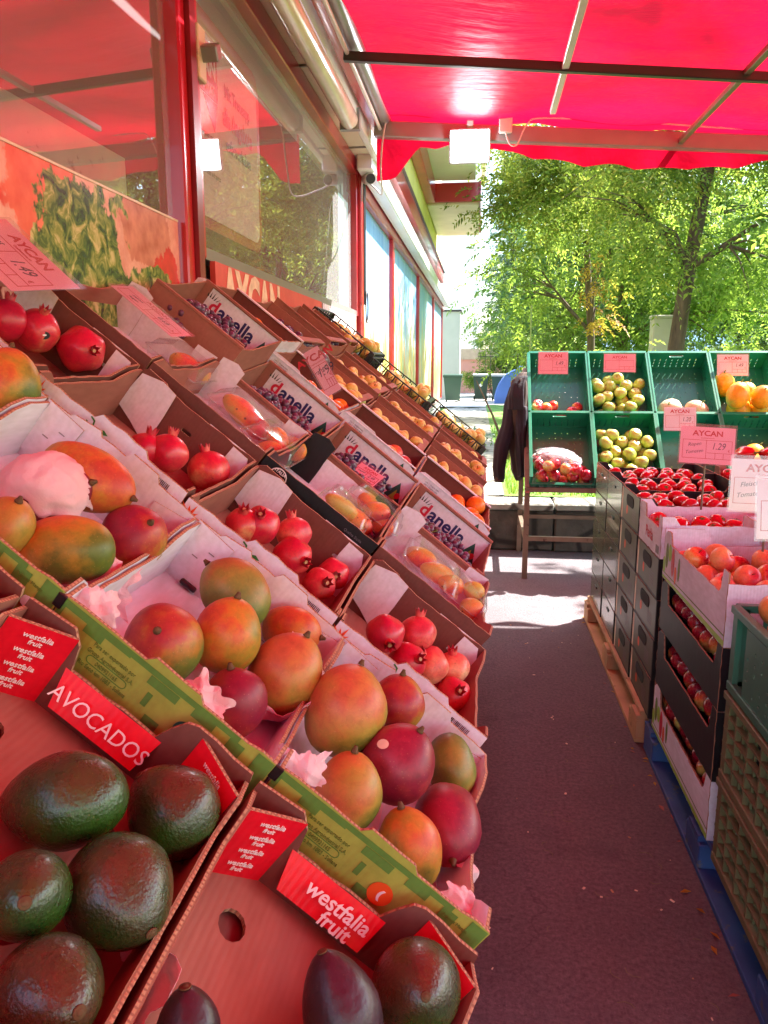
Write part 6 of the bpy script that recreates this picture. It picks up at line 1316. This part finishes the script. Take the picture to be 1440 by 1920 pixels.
def rcard(label,x,s,lift,w,h,pr,**k):
    d=Vector((0,math.cos(TL),math.sin(TL))); nrm=Vector((0,-math.sin(TL),math.cos(TL))); p=Vector((x,5.13,.70))+d*s+nrm*lift
    card(label,p,(1,0,0),(0,.25,1),w,h,('',''),pr,**k)
rcard('pink price card in the upper left green crate',.53,1.02,.02,.21,.16,'1.49',pink=True)
rcard('crumpled pink price card on the green apples of the upper crate',1.0,1.01,.03,.22,.13,'',pink=True)
rcard('white price card in front of the orange melons, upper right crate',1.78,1.0,.02,.21,.15,'1.49')
rcard('sunlit white price card between the two melon crates, third column',1.36,.50,.02,.21,.16,'1.20')
# ---- jacket
t=thing('jacket','dark brown jacket hung over the left side of the green crate rack','jacket',(.27,5.55,0))
def loft(m,rings,mat,n=36,fold=.12,ph=0):
    vs=[];fs=[]
    for i,(x,y,z,rx,ry) in enumerate(rings):
        for j in range(n):
            a=2*PI*j/n; q=1+fold*math.sin(5*a+ph+z*3)*.6+fold*.5*math.sin(9*a+z*7)+fold*.5*math.sin(z*22+a*2+ph); vs.append((x+rx*q*math.cos(a),y+ry*q*math.sin(a),z))
    for i in range(len(rings)-1):
        for j in range(n): fs.append((i*n+j,i*n+(j+1)%n,(i+1)*n+(j+1)%n,(i+1)*n+j))
    fs.append(tuple(range(n))[::-1]); fs.append(tuple((len(rings)-1)*n+j for j in range(n))); m.add(vs,fs,mat,True)
def lerp(keys,n):
    out=[]
    for i in range(n+1):
        u=i/n*(len(keys)-1); k=min(int(u),len(keys)-2); f=u-k; out.append(tuple(a+(b-a)*f for a,b in zip(keys[k],keys[k+1])))
    return out
m=MB(); loft(m,lerp([(.03,.15,.60,.02,.05),(.03,.12,.68,.055,.12),(.015,.08,.85,.065,.14),(.0,.05,1.05,.065,.13),(.0,.02,1.22,.06,.11),(.01,.02,1.33,.05,.09),(.04,.03,1.385,.02,.04)],30),'jacket_brown',40,.16); m.build('body',t)
m=MB(); loft(m,lerp([(-.115,-.06,.635,.036,.04),(-.12,-.06,.72,.046,.05),(-.10,-.04,.88,.052,.055),(-.06,-.02,1.02,.05,.055),(-.035,0,1.16,.055,.06),(-.01,0,1.28,.05,.06),(.02,.02,1.345,.02,.04)],30),'jacket_cloth',32,.1,1); m.build('sleeve',t)
m=MB(); loft(m,lerp([(-.115,-.06,.615,.034,.038),(-.115,-.06,.652,.037,.041)],4),'jacket_brown',32,.03); m.build('cuff',t)
m=MB(); loft(m,lerp([(-.01,-.09,1.13,.05,.03),(-.015,-.08,1.22,.055,.045),(.0,-.05,1.3,.05,.05),(.03,-.03,1.36,.03,.03)],12),'jacket_cloth',30,.18,2); m.build('hood',t)
m=MB(); loft(m,lerp([(.045,-.10,.66,.025,.03),(.03,-.09,.9,.035,.04),(.02,-.06,1.15,.04,.05)],20),'jacket_cloth',28,.2,3); m.build('sleeve',t)
